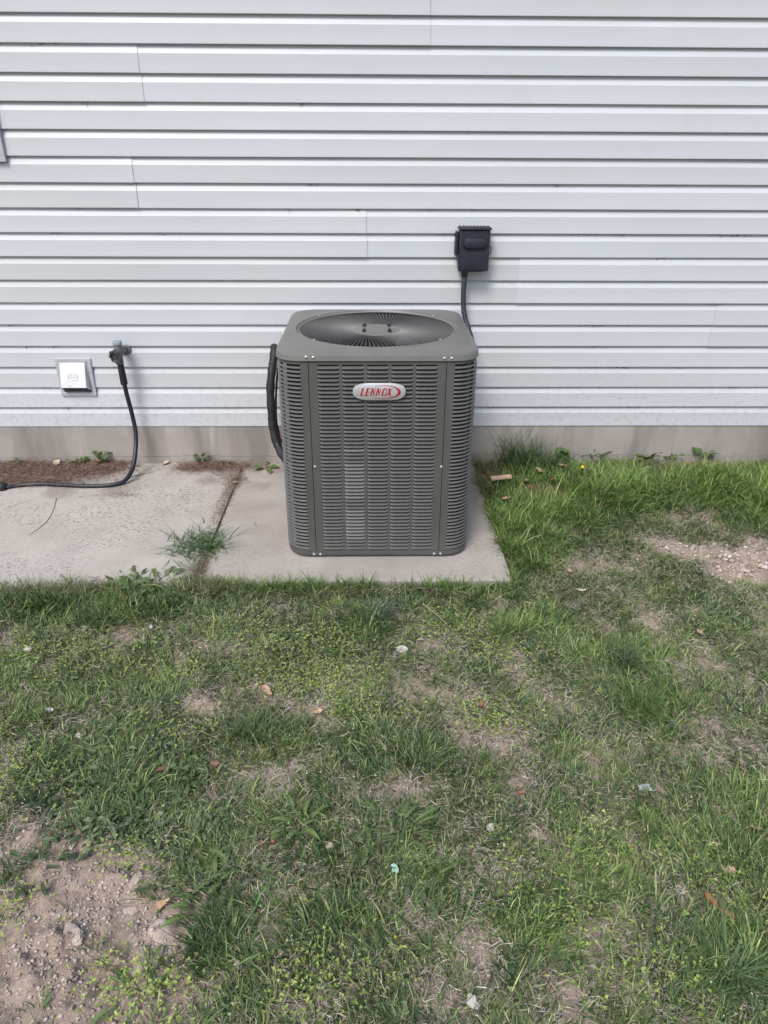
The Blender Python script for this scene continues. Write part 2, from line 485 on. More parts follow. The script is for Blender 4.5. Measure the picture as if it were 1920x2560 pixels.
def ground_h(x, y, fine=True):
    x = np.asarray(x, float); y = np.asarray(y, float)
    h = -.032 + (vnoise(x, y, .8, 1, 2) - .5) * .022 + (vnoise(x, y, .16, 2, 3) - .5) * .022
    h = h + .024 * np.clip((y - 2.4) / 1.0, 0, 1) * (x > SLAB_R - .02)
    if fine:
        b = np.clip(bare(x, y), 0, 1)
        n = vnoise(x, y, .045, 5, 4)
        h = h + (n - .5) * (.016 + .030 * b) + np.clip(n - .62, 0, 1) * .08 * b + (vnoise(x, y, .018, 6, 2) - .5) * .008 * b
    inside = (y > SLAB2_Y + .02) & (x < SLAB_R - .015)
    h = np.where(inside, np.minimum(h, -.09), h)
    near = (y > SLAB2_Y - .03) & (x < SLAB_R + .01) & ~inside
    h = np.where(near, np.minimum(h, -.018), h)
    return h

def axis(lo, hi, step, far):
    core = np.arange(lo, hi + 1e-6, step)
    a = [lo - step]; s = step
    while a[-1] > -far: s *= 1.5; a.append(a[-1] - s)
    b = [hi + step]; s = step
    while b[-1] < far: s *= 1.5; b.append(b[-1] + s)
    return np.array(a[::-1] + list(core) + b)
gx = axis(-2.2, 2.3, .0075, 150); gy = axis(.5, 3.46, .0075, 150)
X, Y = np.meshgrid(gx, gy)
H = ground_h(X.ravel(), Y.ravel())
nx, ny = len(gx), len(gy)
V = np.stack([X.ravel(), Y.ravel(), H], 1)
ii = (np.arange(ny - 1)[:, None] * nx + np.arange(nx - 1)[None]).ravel()
Q = np.stack([ii, ii + 1, ii + 1 + nx, ii + nx], 1)
def np_mesh(name, V, F, m, colr=None, smooth=False):
    """V (n,3); F list of (array (k,m))"""
    me = bpy.data.meshes.new(name)
    Fs = F if isinstance(F, list) else [F]
    me.vertices.add(len(V)); me.vertices.foreach_set('co', np.asarray(V, np.float32).ravel())
    loops = np.concatenate([f.ravel() for f in Fs]); sizes = np.concatenate([np.full(len(f), f.shape[1]) for f in Fs])
    me.loops.add(len(loops)); me.loops.foreach_set('vertex_index', loops.astype(np.int32))
    me.polygons.add(len(sizes)); st = np.concatenate([[0], np.cumsum(sizes)[:-1]])
    me.polygons.foreach_set('loop_start', st.astype(np.int32))
    if smooth: me.polygons.foreach_set('use_smooth', np.ones(len(sizes), bool))
    me.materials.append(m)
    if colr is not None:
        a = me.color_attributes.new('col', 'FLOAT_COLOR', 'POINT')
        a.data.foreach_set('color', np.concatenate([colr, np.ones((len(colr), 1))], 1).astype(np.float32).ravel())
    me.update(calc_edges=True); me.validate()
    return me
g = link_mesh('ground', np_mesh('ground', V, Q, M['soil'], None, True)); tag(g, kind='structure')

# ------------------------------------------------------------------ concrete slabs
def slab(name, x0, x1, y0, y1, m, seed, ztop=0.0, thick=.085):
    xs = np.linspace(x0, x1, int((x1 - x0) / .02) + 1); ys = np.linspace(y0, y1, int((y1 - y0) / .02) + 1)
    mb = MB(); nx, ny = len(xs), len(ys)
    rnd = random.Random(seed)
    def P(i, j, z):
        x, y = xs[i], ys[j]
        e = min(i, nx - 1 - i, j, ny - 1 - j)
        if e == 0:
            n = noise.noise(Vector((x * 14, y * 14, seed)))
            n2 = noise.noise(Vector((x * 60, y * 60, seed)))
            dx = (n * .004 + n2 * .002)
            if i == 0: x += abs(dx)
            if i == nx - 1: x -= abs(dx)
            if j == 0: y += abs(dx)
            z -= .0045
        return (x, y, z + noise.noise(Vector((x * 3, y * 3, seed))) * .0012)
    vs = [P(i, j, ztop) for j in range(ny) for i in range(nx)]
    fs = [(j * nx + i, j * nx + i + 1, (j + 1) * nx + i + 1, (j + 1) * nx + i) for j in range(ny - 1) for i in range(nx - 1)]
    rim = [i for i in range(nx)] + [j * nx + nx - 1 for j in range(1, ny)] + [(ny - 1) * nx + i for i in range(nx - 2, -1, -1)] + [j * nx for j in range(ny - 2, 0, -1)]
    b = len(vs)
    vs += [(vs[k][0], vs[k][1], ztop - thick) for k in rim]
    n = len(rim)
    fs += [(rim[k], b + k, b + (k + 1) % n, rim[(k + 1) % n]) for k in range(n)]
    mb.add(vs, fs)
    o = mb.build(name, m, None, True); tag(o, kind='structure'); return o
slab('concrete_slab', JOINT_X + .004, SLAB_R, SLAB_Y, 3.449, M['slab'], 3)
slab('concrete_slab', -4.2, JOINT_X - .004, SLAB2_Y, 3.449, M['slab_old'], 8, .003)
j = MB().box(JOINT_X - .012, JOINT_X + .012, SLAB_Y + .03, 3.44, -.088, -.022).build('joint_soil', M['soil']); tag(j, kind='structure')

# ------------------------------------------------------------------ house wall
wall = empty('house_wall', (0, WALL_Y, 0))
tag(wall, 'white horizontal lap siding wall of the house above its grey concrete foundation', 'wall')
PROF = [(-.0005, .004), (-.0005, .0156), (.0012, .0168), (.004, .0168), (.014, .0160), (.030, .0150), (.050, .0144), (.0695, .0142), (.0703, .0137), (.0780, .0106), (.0860, .0072), (.0930, .0042), (.0965, .0028), (.1055, .0022)]
OUT = .0168
def board(x0, x1, k, seed, lift=0.0, lift1=None):
    mb = MB(); L = x1 - x0
    n = max(3, int(L / .18)); rs = []
    for i in range(n + 1):
        x = x0 + L * i / n
        lf = lift if lift1 is None else lift + (lift1 - lift) * (i / n) ** 6
        wob = noise.noise(Vector((x * 1.3, k * 3.1, seed))) * .0013
        sag = noise.noise(Vector((x * .8, k * 1.7, seed + 9))) * .0009
        rs.append([(x, OUT - d - lf - wob * min(1, d / .012), BASE_Z + k * COURSE + z + (sag if j < 5 else 0)) for j, (z, d) in enumerate(PROF)])
    m = len(PROF); vs = [p for r in rs for p in r]
    fs = [(i * m + j, (i + 1) * m + j, (i + 1) * m + j + 1, i * m + j + 1) for i in range(n) for j in range(m - 1)]
    # end thickness
    for e in (0, n):
        b = len(vs)
        vs += [(p[0], p[1] + .0016, p[2]) for p in rs[e]]
        fs += [(e * m + j, e * m + j + 1, b + j + 1, b + j) for j in range(m - 1)]
    mb.add(vs, fs)
    return mb.build('siding_board', M['siding'], wall, 14)
def wx(px, py): return onY(px, py, WALL_Y).x
SEAMS = {17: [wx(1075, 50)], 15: [wx(344, 140)], 13: [-2.6, 1.95], 11: [wx(332, 430)], 9: [wx(915, 560)], 7: [wx(1293, 730)], 5: [wx(1777, 840)], 3: [-1.9], 1: [2.6], 19: [-.9], 21: [1.3], 23: [-1.5], 25: [.6]}
TINT = {(7, 0): (.93, .925, .90), (6, 0): (.93, .925, .90), (9, 1): (.985, .985, .98), (5, 1): (.97, .97, .955), (4, 1): (.97, .97, .955), (15, 0): (.985, .985, .975), (14, 0): (.975, .97, .96), (11, 0): (.985, .98, .97), (10, 0): (.975, .97, .955)}
RIGHT_OVER = (7, 5)                      # courses whose right hand board laps over the left one
rt_ = random.Random(2)
for k in range(26):
    key = k if k % 2 else k + 1
    sx = sorted(SEAMS.get(key, [0]))
    ed = [-4.6] + sx + [4.6]
    for q in range(len(ed) - 1):
        x0, x1 = ed[q], ed[q + 1]
        last = q == len(ed) - 2
        jog = .004 if k % 2 == 0 else 0
        if key in RIGHT_OVER:
            if not last: x1 += .02
            else: x0 -= jog
            o = board(x0, x1, k, 3.3 * key + q, .0026 if last else 0.0)
        else:
            if not last: x1 += jog
            else: x0 -= .02
            o = board(x0, x1, k, 3.3 * key + q, 0.0 if last else .0003, None if last else .0032)
        v = 1 - rt_.random() * .025
        c = TINT.get((k, q), (1, 1, 1)); o.color = (c[0] * v, c[1] * v, c[2] * v, 1)
# foundation with an uneven parge line near the ground
mb = MB(); fx = np.linspace(-4.6, 4.6, 461)
def parge(x): return .038 + .006 * noise.noise(Vector((x * 5, 1, 2))) + .004 * noise.noise(Vector((x * 23, 4, 2))) + .012 * (noise.noise(Vector((x * .8, 7, 1))))
rows = []
for (kz, dy) in ((-.30, .004), (0, .004), (1, .005), (2, .0045), (3, .014), (4, .0065), (5, .008), (6, .008)):
    r = []
    for x in fx:
        p = parge(x)
        z = {-.30: -.30, 0: .0, 1: p - .008, 2: p - .0012, 3: p + .0002, 4: p + .0016, 5: .12, 6: BASE_Z + .02}[kz]
        w = noise.noise(Vector((x * 30, z * 30, 5))) * .0012
        r.append((x, dy + w - .004, z))
    rows.append(r)
vs = [p for r in rows for p in r]; n = len(fx)
fs = [(a * n + i, a * n + i + 1, (a + 1) * n + i + 1, (a + 1) * n + i) for a in range(len(rows) - 1) for i in range(n - 1)]
mb.add(vs, fs).build('foundation', M['found'], wall, True)
MB().box(-4.6, 4.6, .022, .16, BASE_Z + .022, 2.9).build('wall_sheathing', M['darkmetal'], wall)
# crack line above the parge edge: a thin dark sliver of recess
mb = MB(); pts = []
# dirt and webs caught under the laps
mb = MB(); rr = random.Random(5)
spots = [(100, 115, 4), (210, 228, 2), (758, 266, 3), (30, 376, 2), (340, 462, 5), (785, 458, 6), (1670, 0, 0), (895, 525, 6), (200, 521, 3), (720, 521, 3), (1075, 646 - 122, 3), (140, 581, 6), (395, 583, 3), (1400, 462, 3),
         (1181, 533, 3), (1545, 597, 4), (1830, 586, 14), (1450, 585, 8), (1650, 650, 4), (1110, 594, 4), (1485, 817, 10), (1560, 820, 4), (1110, 705, 3), (1790, 761, 5), (1560, 921, 8), (1480, 922, 4), (1700, 920, 5), (1480, 869, 4),
         (85, 866, 8), (130, 866, 5), (300, 918, 5), (75, 1027, 4), (165, 1028, 6), (120, 970, 4), (410, 1024, 5), (1830, 978, 3), (1580, 1027, 4), (240, 971, 4), (1235, 1020, 3), (1750, 1018, 3), (30, 817, 4)]
for (px, py, cnt) in spots:
    c = onY(px, py, WALL_Y)
    kk = round((c.z - BASE_Z) / COURSE)
    for _ in range(cnt * 2):
        z = BASE_Z + kk * COURSE - rr.random() ** 2 * .010 - .001; x = c.x + rr.gauss(0, .010 + cnt * .0025)
        s = rr.uniform(.0008, .0024)
        y = .0105 - rr.random() * .004 
        mb.lathe([(s * .6, -s), (s, 0), (s * .5, s)], (x, y, z), (rr.uniform(-1, 1), rr.uniform(-1, 1), rr.uniform(-.3, .3)), 5)
    if rr.random() < .35:
        a = Vector((c.x, .008, BASE_Z + kk * COURSE - .002)); b = a + Vector((rr.uniform(-.01, .01), -.004, -rr.uniform(.006, .02)))
        mb.tube([a, (a + b) / 2 + Vector((.002, 0, 0)), b], .0006, 4)
o = mb.build('lap_debris', M['cobweb'], wall); tag(o, kind='stuff')

# ------------------------------------------------------------------ condenser unit
CX, CY = .0218, 2.8450
HX, HY = .3580, .3660
ac = empty('air_conditioner', (CX, CY, 0))
tag(ac, 'grey outdoor air conditioner with louvered sides and round fan grille standing on the concrete pad', 'air conditioner')
CR = .085                                  # corner radius
def rsq(hx, hy, r, z, n=12):
    pts = []
    for (sx, sy, a0) in ((1, -1, -90), (1, 1, 0), (-1, 1, 90), (-1, -1, 180)):
        for k in range(n + 1):
            a = R(a0 + 90 * k / n)
            pts.append((sx * (hx - r) + r * math.cos(a), sy * (hy - r) + r * math.sin(a), z))
    return pts
PB, PT = .004, .802                        # bottom / top of the jacket
# base pan
mb = MB()
mb.rings([rsq(HX - .02, HY - .02, CR - .02, .009), rsq(HX - .006, HY - .006, CR - .006, .0095), rsq(HX - .001, HY - .001, CR, .012), rsq(HX + .001, HY + .001, CR, .020), rsq(HX + .001, HY + .001, CR, .030), rsq(HX - .004, HY - .004, CR, .032), rsq(HX - .03, HY - .03, CR - .03, .032)])
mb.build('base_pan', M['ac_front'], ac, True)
mb = MB()
for sx in (-1, 1):
    for sy in (-1, 1):
        mb = MB(); mb.lathe([(.022, 0), (.024, .0095)], (sx * (HX - .09), sy * (HY - .09), 0.0)); mb.build('foot', M['rubber'], ac)

# front, back and side panels: sheet with five columns of louvers
NL = 50
LZ0, LZ1 = .042, .784
PITCHL = (LZ1 - LZ0) / NL
COLW, COLP = .0746, .0867
SEAMX = .243
def louver_mesh():
    mb = MB(); xs = [-.5, -.47, -.42, 0, .42, .47, .5]; sc = [0, .55, 1, 1, 1, .55, 0]
    # profile in (out, up): recessed at the top, lip standing proud at the bottom
    pr = [(-.0068, .0082), (-.0050, .0070), (-.0010, .0046), (.0030, .0030), (.0050, .0018), (.0052, .0004), (.0034, -.0006), (.0012, .0000)]
    vs = []
    for x, s in zip(xs, sc):
        for (o, u) in pr:
            vs.append((x * COLW * 1.0, -(o * s - .0006 * (1 - s)), u if s else u * .8 + .001))
    m = len(pr)
    fs = [(i * m + j, (i + 1) * m + j, (i + 1) * m + j + 1, i * m + j + 1) for i in range(len(xs) - 1) for j in range(m - 1)]
    return mb.add(vs, fs)
LM = louver_mesh().mesh('louver', M['louver'], True)
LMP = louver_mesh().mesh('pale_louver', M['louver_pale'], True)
def panel_sheet(mb, half, ncol, colp, colw, y=0.0):
    th = .0012
    x0 = -colp * (ncol - 1) / 2 - colw / 2
    edges = [-half] + [v for c in range(ncol) for v in (x0 + c * colp, x0 + c * colp + colw)] + [half]
    for i in range(0, len(edges), 2):
        mb.box(edges[i], edges[i + 1], y, y + th, .033, PT)
    for c in range(ncol):
        a = x0 + c * colp; b = a + colw
        mb.box(a, b, y, y + th, .033, LZ0 + .0005); mb.box(a, b, y, y + th, LZ1 + .001, PT)
    # folded side flanges
    mb.box(-half, -half + th, y + th, y + .012, .033, PT); mb.box(half - th, half, y + th, y + .012, .033, PT)
front = MB(); panel_sheet(front, SEAMX - .0011, 5, COLP, COLW)
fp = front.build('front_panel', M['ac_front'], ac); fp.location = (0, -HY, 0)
rl = random.Random(3)
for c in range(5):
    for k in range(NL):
        pale = c == 1 and k < 29 and (rl.random() < .93 if (k // 3) % 4 else rl.random() < .5)  # lower louvers of the second column mostly take the paler grey
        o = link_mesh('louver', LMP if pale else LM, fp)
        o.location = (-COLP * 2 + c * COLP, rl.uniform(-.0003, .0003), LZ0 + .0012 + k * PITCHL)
        if pale: o['label'] = 'pale grey louver'
# the other three sides, same make, one joined part each (out of view)
for (nm, ang, half, dist) in (('side_panel', 90, SEAMX - .022, HX), ('side_panel', -90, SEAMX - .022, HX), ('rear_panel', 180, SEAMX - .002, HY)):
    mb = MB(); panel_sheet(mb, half, 5, COLP * .93, COLW * .93)
    base = louver_mesh()
    for c in range(5):
        for k in range(NL):
            ox = (-2 + c) * COLP * .93; oz = LZ0 + .0012 + k * PITCHL
            mb.add([(x * .93 + ox, y, z + oz) for x, y, z in base.v], base.f)
    p = mb.build(nm, M['ac_front'], ac)
    a = R(ang); p.rotation_euler = (0, 0, a)
    p.location = (math.sin(a) * dist, -math.cos(a) * dist, 0)
# rounded corner panels with open wrap-around bars
def corner_path(x_front, y_side, rad=CR, n=10):
    """plan points from the front strip round the corner to the side, for the +x front corner"""
    pts = [(x_front, -HY)]
    pts.append(((x_front + HX - rad) / 2, -HY))
    for k in range(n + 1):
        a = R(-90 + 90 * k / n); pts.append((HX - rad + rad * math.cos(a), -HY + rad + rad * math.sin(a)))
    pts.append((HX, y_side))
    return pts
def sweep(mb, path, prof, m=None, ends=True):
    """profile (out, up) swept along a plan path, out = right-hand normal"""
    n = len(path); vs = []
    for i, (x, y) in enumerate(path):
        a = path[max(i - 1, 0)]; b = path[min(i + 1, n - 1)]
        tx, ty = b[0] - a[0], b[1] - a[1]; l = math.hypot(tx, ty); tx /= l; ty /= l
        nx_, ny_ = ty, -tx
        for (o, u) in prof: vs.append((x + nx_ * o, y + ny_ * o, u))
    k = len(prof)
    fs = [(i * k + j, (i + 1) * k + j, (i + 1) * k + (j + 1) % k, i * k + (j + 1) % k) for i in range(n - 1) for j in range(k)]
    if ends: fs += [tuple(range(k))[::-1], tuple((n - 1) * k + j for j in range(k))]
    return mb.add(vs, fs)
NB = 50
SLOT_F, SLOT_S = .272, -HY + .135
bp = [(-.0040, .0066), (-.0036, .0072), (-.0005, .0052), (.0022, .0042), (.0034, .0030), (.0034, .0016), (.0022, .0010), (-.0008, .0030)]
for sy in (-1, 1):
  for sx in (1, -1):
    cp = MB(); th = .0012
    fl = [(0, .033), (0, PT), (-th, PT), (-th, .033)]
    sweep(cp, [(SEAMX + .0011, -HY), (SLOT_F, -HY)], fl)
    sweep(cp, [(HX, SLOT_S), (HX, -SEAMX + .022 + .001)], fl)
    pth = corner_path(SLOT_F, SLOT_S)
    sweep(cp, pth, [(0, .033), (0, LZ0 + .001), (-th, LZ0 + .001), (-th, .033)])
    sweep(cp, pth, [(0, LZ1 + .002), (0, PT), (-th, PT), (-th, LZ1 + .002)])
    cp.v = [(x * sx, y * -sy, z) for x, y, z in cp.v]
    cpo = cp.build('corner_panel', M['ac_front'], ac, True)
    bm_ = MB(); sweep(bm_, corner_path(SLOT_F - .001, SLOT_S + .001), bp)
    bm_.v = [(x * sx, y * -sy, z) for x, y, z in bm_.v]
    if sy == -1:
        # (rear corners)
        allb = MB()
        for k in range(NB): allb.add([(x, y, z + LZ0 + .001 + k * PITCHL) for x, y, z in bm_.v], bm_.f)
        o = allb.build('rear_bars', M['louver'], cpo, True); o['kind'] = 'stuff'
    else:
        me = bm_.mesh('corner_bar', M['louver'], True)
        for k in range(NB):
            o = link_mesh('corner_bar', me, cpo); o.location = (0, 0, LZ0 + .001 + k * PITCHL)
# the coil behind the louvers and its shiny end plate at the left front corner
mb = MB()
ro = rsq(HX - .022, HY - .022, CR - .02, 0, 8); ri = rsq(HX - .045, HY - .045, CR - .04, 0, 8)
n = len(ro)
vs = [(x, y, z) for z in (.034, .797) for (x, y, _) in ro] + [(x, y, z) for z in (.034, .797) for (x, y, _) in ri]
fs = [(i, (i + 1) % n, n + (i + 1) % n, n + i) for i in range(n)] + [(2 * n + i, 3 * n + i, 3 * n + (i + 1) % n, 2 * n + (i + 1) % n) for i in range(n)]
fs += [(n + i, n + (i + 1) % n, 3 * n + (i + 1) % n, 3 * n + i) for i in range(n)]
mb.add(vs, fs).build('condenser_coil', M['coil'], ac, True)
mb = MB()
cx_, cy_ = -(HX - .031), -(HY - .036)
for k in range(74):
    z = .045 + k * .0099
    mb.lathe([(.0035, 0), (.0042, .002), (.0035, .004)], (cx_ - .006, cy_ + .004, z), (-.7, -.7, 0), 6)
mb.box(cx_ - .006, cx_ + .004, cy_ - .004, cy_ + .006, .036, .785)
ts = mb.build('coil_end_plate', M['tubesheet'], ac)
MB().box(-COLP * 1.5 - .04 + .001, -COLP * .5 - .0045, -HY + .011, -HY + .013, .045, .46).build('added_pale_plate', M['louver_pale'], ac)  # added pale sheet, makes the gaps in the lower second column look lighter

# screws
def screw(p, axis=(0, -1, 0), r=.0052):
    mb = MB(); mb.lathe([(r * 1.15, 0), (r * 1.15, .0008), (r * .85, .0012), (r * .8, .003), (r * .4, .0042)], p, axis, 12)
    mb.lathe([(r * .3, .0043), (r * .3, .0025)], p, axis, 6)
    return mb.build('screw', M['steel'], ac, True)
def acl(px, py): # local point on the front plane
    p = onY(px, py, CY - HY); return p.x - CX, p.z
for (px, py) in ((787.7, 1167), (1103, 1167), (785, 1384.8), (801, 1385), (1085, 1385), (1101, 1385)):
    x, z = acl(px, py); screw((x, -HY - .0003, max(z, .018)))
for z in (.05, .45): 
    for s in (-1, 1): screw((s * HX, -HY + .16, z), (s, 0, 0), .006)

# top cover
TOPR = .309
def cap_ring(hx, hy, r, z, N=112, circ=0.0, R0=TOPR):
    out = []
    for k in range(N):
        a = 2 * math.pi * (k + .5) / N
        c, s_ = math.cos(a), math.sin(a)
        # ray against the rounded rectangle
        t = min((hx / abs(c)) if abs(c) > 1e-9 else 9, (hy / abs(s_)) if abs(s_) > 1e-9 else 9)
        x, y = t * c, t * s_
        if abs(x) > hx - r and abs(y) > hy - r:
            ox, oy = math.copysign(hx - r, c), math.copysign(hy - r, s_)
            B = ox * c + oy * s_; C = ox * ox + oy * oy - r * r
            t = B + math.sqrt(max(B * B - C, 0)); x, y = t * c, t * s_
        x = x * (1 - circ) + R0 * c * circ; y = y * (1 - circ) + R0 * s_ * circ
        out.append((x, y, z))
    return out
e = .0055
mb = MB()
mb.rings([cap_ring(HX - .004, HY - .004, CR, .800),
          cap_ring(HX + e, HY + e, CR + e, .7985), cap_ring(HX + e + .0015, HY + e + .0015, CR + e, .8005), cap_ring(HX + e + .0005, HY + e + .0005, CR + e, .804),
          cap_ring(HX + e, HY + e, CR + e, .814), cap_ring(HX + e - .002, HY + e - .002, CR + e, .821), cap_ring(HX - .006, HY - .006, CR, .8275), cap_ring(HX - .014, HY - .014, CR, .8305),
          cap_ring(HX - .024, HY - .024, CR - .01, .8316), cap_ring(HX - .024, HY - .024, CR - .01, .8322, 112, .55, TOPR + .024), cap_ring(HX - .03, HY - .03, .05, .8325, 112, 1, TOPR + .018),
          cap_ring(1, 1, .1, .8352, 112, 1, TOPR + .0135), cap_ring(1, 1, .1, .8362, 112, 1, TOPR + .0095), cap_ring(1, 1, .1, .8352, 112, 1, TOPR + .006), cap_ring(1, 1, .1, .831, 112, 1, TOPR + .003),
          cap_ring(1, 1, .1, .826, 112, 1, TOPR + .002), cap_ring(1, 1, .1, .822, 112, 1, TOPR + .006)], False, False)
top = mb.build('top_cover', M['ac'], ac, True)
# fan shroud inside
mb = MB(); mb.rings([cap_ring(1, 1, .1, .8205, 64, 1, TOPR + .018), cap_ring(1, 1, .1, .8215, 64, 1, TOPR + .004), cap_ring(1, 1, .1, .80, 64, 1, TOPR + .001), cap_ring(1, 1, .1, .74, 64, 1, TOPR - .010), cap_ring(1, 1, .1, .60, 64, 1, TOPR - .012)], False, False)
mb.build('fan_shroud', M['darkmetal'], ac, True)
MB().box(-HX + .05, HX - .05, -HY + .05, HY - .05, .05, .06).build('inner_floor', M['darkmetal'], ac)
MB().lathe([(.09, 0), (.095, .02), (.095, .28), (.08, .32), (.0, .325)], (.04, .06, .06), n=24).build('compressor', M['darkmetal'], ac, True)
# grille
gr = empty('fan_grille', (0, 0, 0)); gr.parent = ac
NWIRE = 108
wr = MB(); pts = []
for i in range(9):
    t = i / 8; r = .092 + (TOPR + .003 - .092) * t
    a = .20 * math.sin(t * math.pi * .5)
    z = .8235 + .0065 * t
    pts.append((r * math.cos(a), r * math.sin(a), z))
wr.tube(pts, .00068, 4)
wm = wr.mesh('grille_wire', M['wire'], True)
for k in range(NWIRE):
    o = link_mesh('grille_wire', wm, gr); o.rotation_euler = (0, 0, 2 * math.pi * k / NWIRE)
for (rr_, zz) in ((TOPR - .003, .8315),):
    mb = MB(); ring = [(rr_ * math.cos(2 * math.pi * k / 72), rr_ * math.sin(2 * math.pi * k / 72), zz - .0022) for k in range(73)]
    mb.tube(ring, .0017 if rr_ > .28 else .0012, 5); mb.build('ring_wire', M['wire'] if rr_ > .28 else M['darkmetal'], gr, True)
mb = MB(); mb.lathe([(.092, .8190), (.0935, .8215), (.0925, .8240), (.088, .8250), (.082, .8242), (.074, .8244), (.070, .8262), (.066, .8272), (.0, .8274)], (0, 0, 0), n=64)
hub = mb.build('motor_plate', M['ac'], gr, True)
for (x, y) in ((-.049, .044), (.049, .044), (-.049, -.044), (.049, -.044)):
    mb = MB(); mb.lathe([(.0085, 0), (.0085, .003), (.0062, .0035), (.0062, .008), (.0045, .0105), (.0, .0115)], (x, y, .8270), n=12); mb.build('mounting_nut', M['rubber'], hub, True)
for a in (40, 140, 222, 318):
    screw(((TOPR + .002) * math.cos(R(a)), (TOPR + .002) * math.sin(R(a)), .8345), (0, 0, 1), .0042)
# fan
fan = MB(); fan.lathe([(.05, 0), (.055, .004), (.055, .03), (.03, .04), (.0, .04)], (0, 0, .64), n=24)
fo = fan.build('fan_hub', M['darkmetal'], ac, True)
bl = MB(); grid = []
for i in range(8):
    r = .05 + .225 * i / 7
    for j in range(6):
        t = j / 5 - .5
        a = t * (1.15 - .2 * i / 7) + .25 * (i / 7) ** 2
        grid.append((r * math.cos(a), r * math.sin(a), .70 + t * .085 * (.7 + .3 * i / 7) + .01 * math.sin(t * 6)))
bl.add(grid, [(i * 6 + j, i * 6 + j + 1, (i + 1) * 6 + j + 1, (i + 1) * 6 + j) for i in range(7) for j in range(5)])
bmh = bl.mesh('fan_blade', M['fan'], True)
for k in range(3):
    o = link_mesh('fan_blade', bmh, ac); o.rotation_euler = (0, 0, 2 * math.pi * k / 3 + 2.6)
MB().lathe([(.07, 0), (.075, .01), (.075, .09), (.06, .1)], (0, 0, .690), n=24).build('fan_motor', M['darkmetal'], ac, True)
# cap screws
def cscrew(px, py):
    p = onY(px, py, CY - HY - e); screw((p.x - CX, -HY - e - .0002, p.z))
for (px, py) in ((765, 893), (783, 894), (1111.6, 896), (1129.6, 896)): cscrew(px, py)
screw((HX + e, -.10, .812), (1, 0, 0), .006); screw((-HX - e, -.02, .812), (-1, 0, 0), .006); screw((HX + e, -HY + .2, .812), (1, 0, 0), .006)

# badge
bx, bz = acl(948.3, 977.5)
BW, BH = .0945, .0315
badge = empty('badge', (bx, -HY - .004, bz)); badge.parent = ac
def pill(u, N=72, s=1.0, out=0.0):
    pts = []
    for k in range(N):
        a = 2 * math.pi * k / N; c, s_ = math.cos(a), math.sin(a)
        ex = 2 / 4.0; ez = 2 / 2.35
        pts.append((math.copysign(abs(c) ** ex, c) * BW * s, -u, math.copysign(abs(s_) ** ez, s_) * BH * s))
    return pts
def dome(x, z): 
    q = min(1, (abs(x / BW)) ** 3 + (abs(z / BH)) ** 2.2); return .0072 + .0052 * (1 - q)
mb = MB(); rg = [pill(0), pill(.005, s=1.0), pill(.0068, s=.985)]
for s in (.95, .85, .7, .5, .3, .1):
    rg.append([(x, -dome(x, z), z) for (x, _, z) in pill(0, s=s)])
mb.rings(rg); mb.build('badge_plate', M['silver'], badge, True)
def onbadge(mb, poly, lift=.0017):
    mb.prism(poly, lambda p: (p[0], -dome(*p) + .002, p[1]), lambda p: (p[0], -dome(*p) - lift, p[1]))
# pixel space of the badge close-up -> local
def bpx(x, y): return ((x - 817) / 1235 * 2 * BW, -(y - 440) / 366 * 2 * BH)
def letter(polys):
    mb = MB()
    for poly in polys:
        # thin polygons are split along their length so that they follow the dome
        onbadge(mb, [bpx(*p) for p in poly])
    mb.build('letter', M['red'], badge)
def sh(x, y): return (x + (507 - y) * .34 * 1.0, y)     # italic slant, x given at the base line
def L_(*pts): return [sh(*p) for p in pts]
T, B_ = 352, 507
letter([L_((370, B_), (370, T), (405, T), (405, B_)), L_((405, B_), (405, B_ - 12), (448, B_ - 12), (448, B_))])
letter([L_((482, B_), (482, T), (520, T), (520, B_)), L_((520, B_), (520, B_ - 11), (568, B_ - 11), (568, B_)), L_((520, T + 11), (520, T), (572, T), (572, T + 11)), L_((520, 435), (520, 424), (560, 424), (560, 435))])
for x0 in (598, 722):
    letter([L_((x0, B_), (x0, T), (x0 + 30, T), (x0 + 30, B_)), L_((x0 + 30, T + 0), (x0 + 30, T + 52), (x0 + 72, B_), (x0 + 72, B_ - 52)), L_((x0 + 72, B_), (x0 + 72, T), (x0 + 84, T), (x0 + 84, B_))])
# O : ring of quads, thick on the left
n = 20; op = []; oi_ = []
for k in range(n):
    a = 2 * math.pi * k / n; c, s_ = math.cos(a), math.sin(a)
    ex = .62
    op.append(sh(905 + math.copysign(abs(c) ** ex, c) * 54, 430 - math.copysign(abs(s_) ** ex, s_) * 79))
    oi_.append(sh(914 + math.copysign(abs(c) ** ex, c) * 30, 430 - math.copysign(abs(s_) ** ex, s_) * 66))
letter([[op[k], op[(k + 1) % n], oi_[(k + 1) % n], oi_[k]] for k in range(n)])
letter([L_((970, T), (1008, T), (1080, B_), (1040, B_)), L_((1048, T), (1064, T), (1022, 430), (1014, 420)), L_((968, B_), (984, B_), (1020, 446), (1012, 432))])
# swoosh
mb = MB(); n = 26; A = []
for k in range(n + 1):
    t = k / n
    a = R(118 - 236 * t)
    cx, cy = 940, 432
    ro_x, ro_y = 372, 138
    w = math.sin(math.pi * min(1, max(0, t))) ** 1.5
    ox, oy = cx + (ro_x * math.cos(a) if math.cos(a) > 0 else ro_x * 1.25 * math.cos(a)), cy - ro_y * math.sin(a)
    ix, iy = ox - 62 * w * max(math.cos(a), .05) - 2, oy + (14 * w + 2) * math.sin(a) 
    A.append(((ox, oy), (ix, iy)))
sw = MB()
for k in range(n):
    onbadge(sw, [bpx(*p) for p in (A[k][0], A[k + 1][0], A[k + 1][1], A[k][1])])
sw.build('swoosh', M['red'], badge)

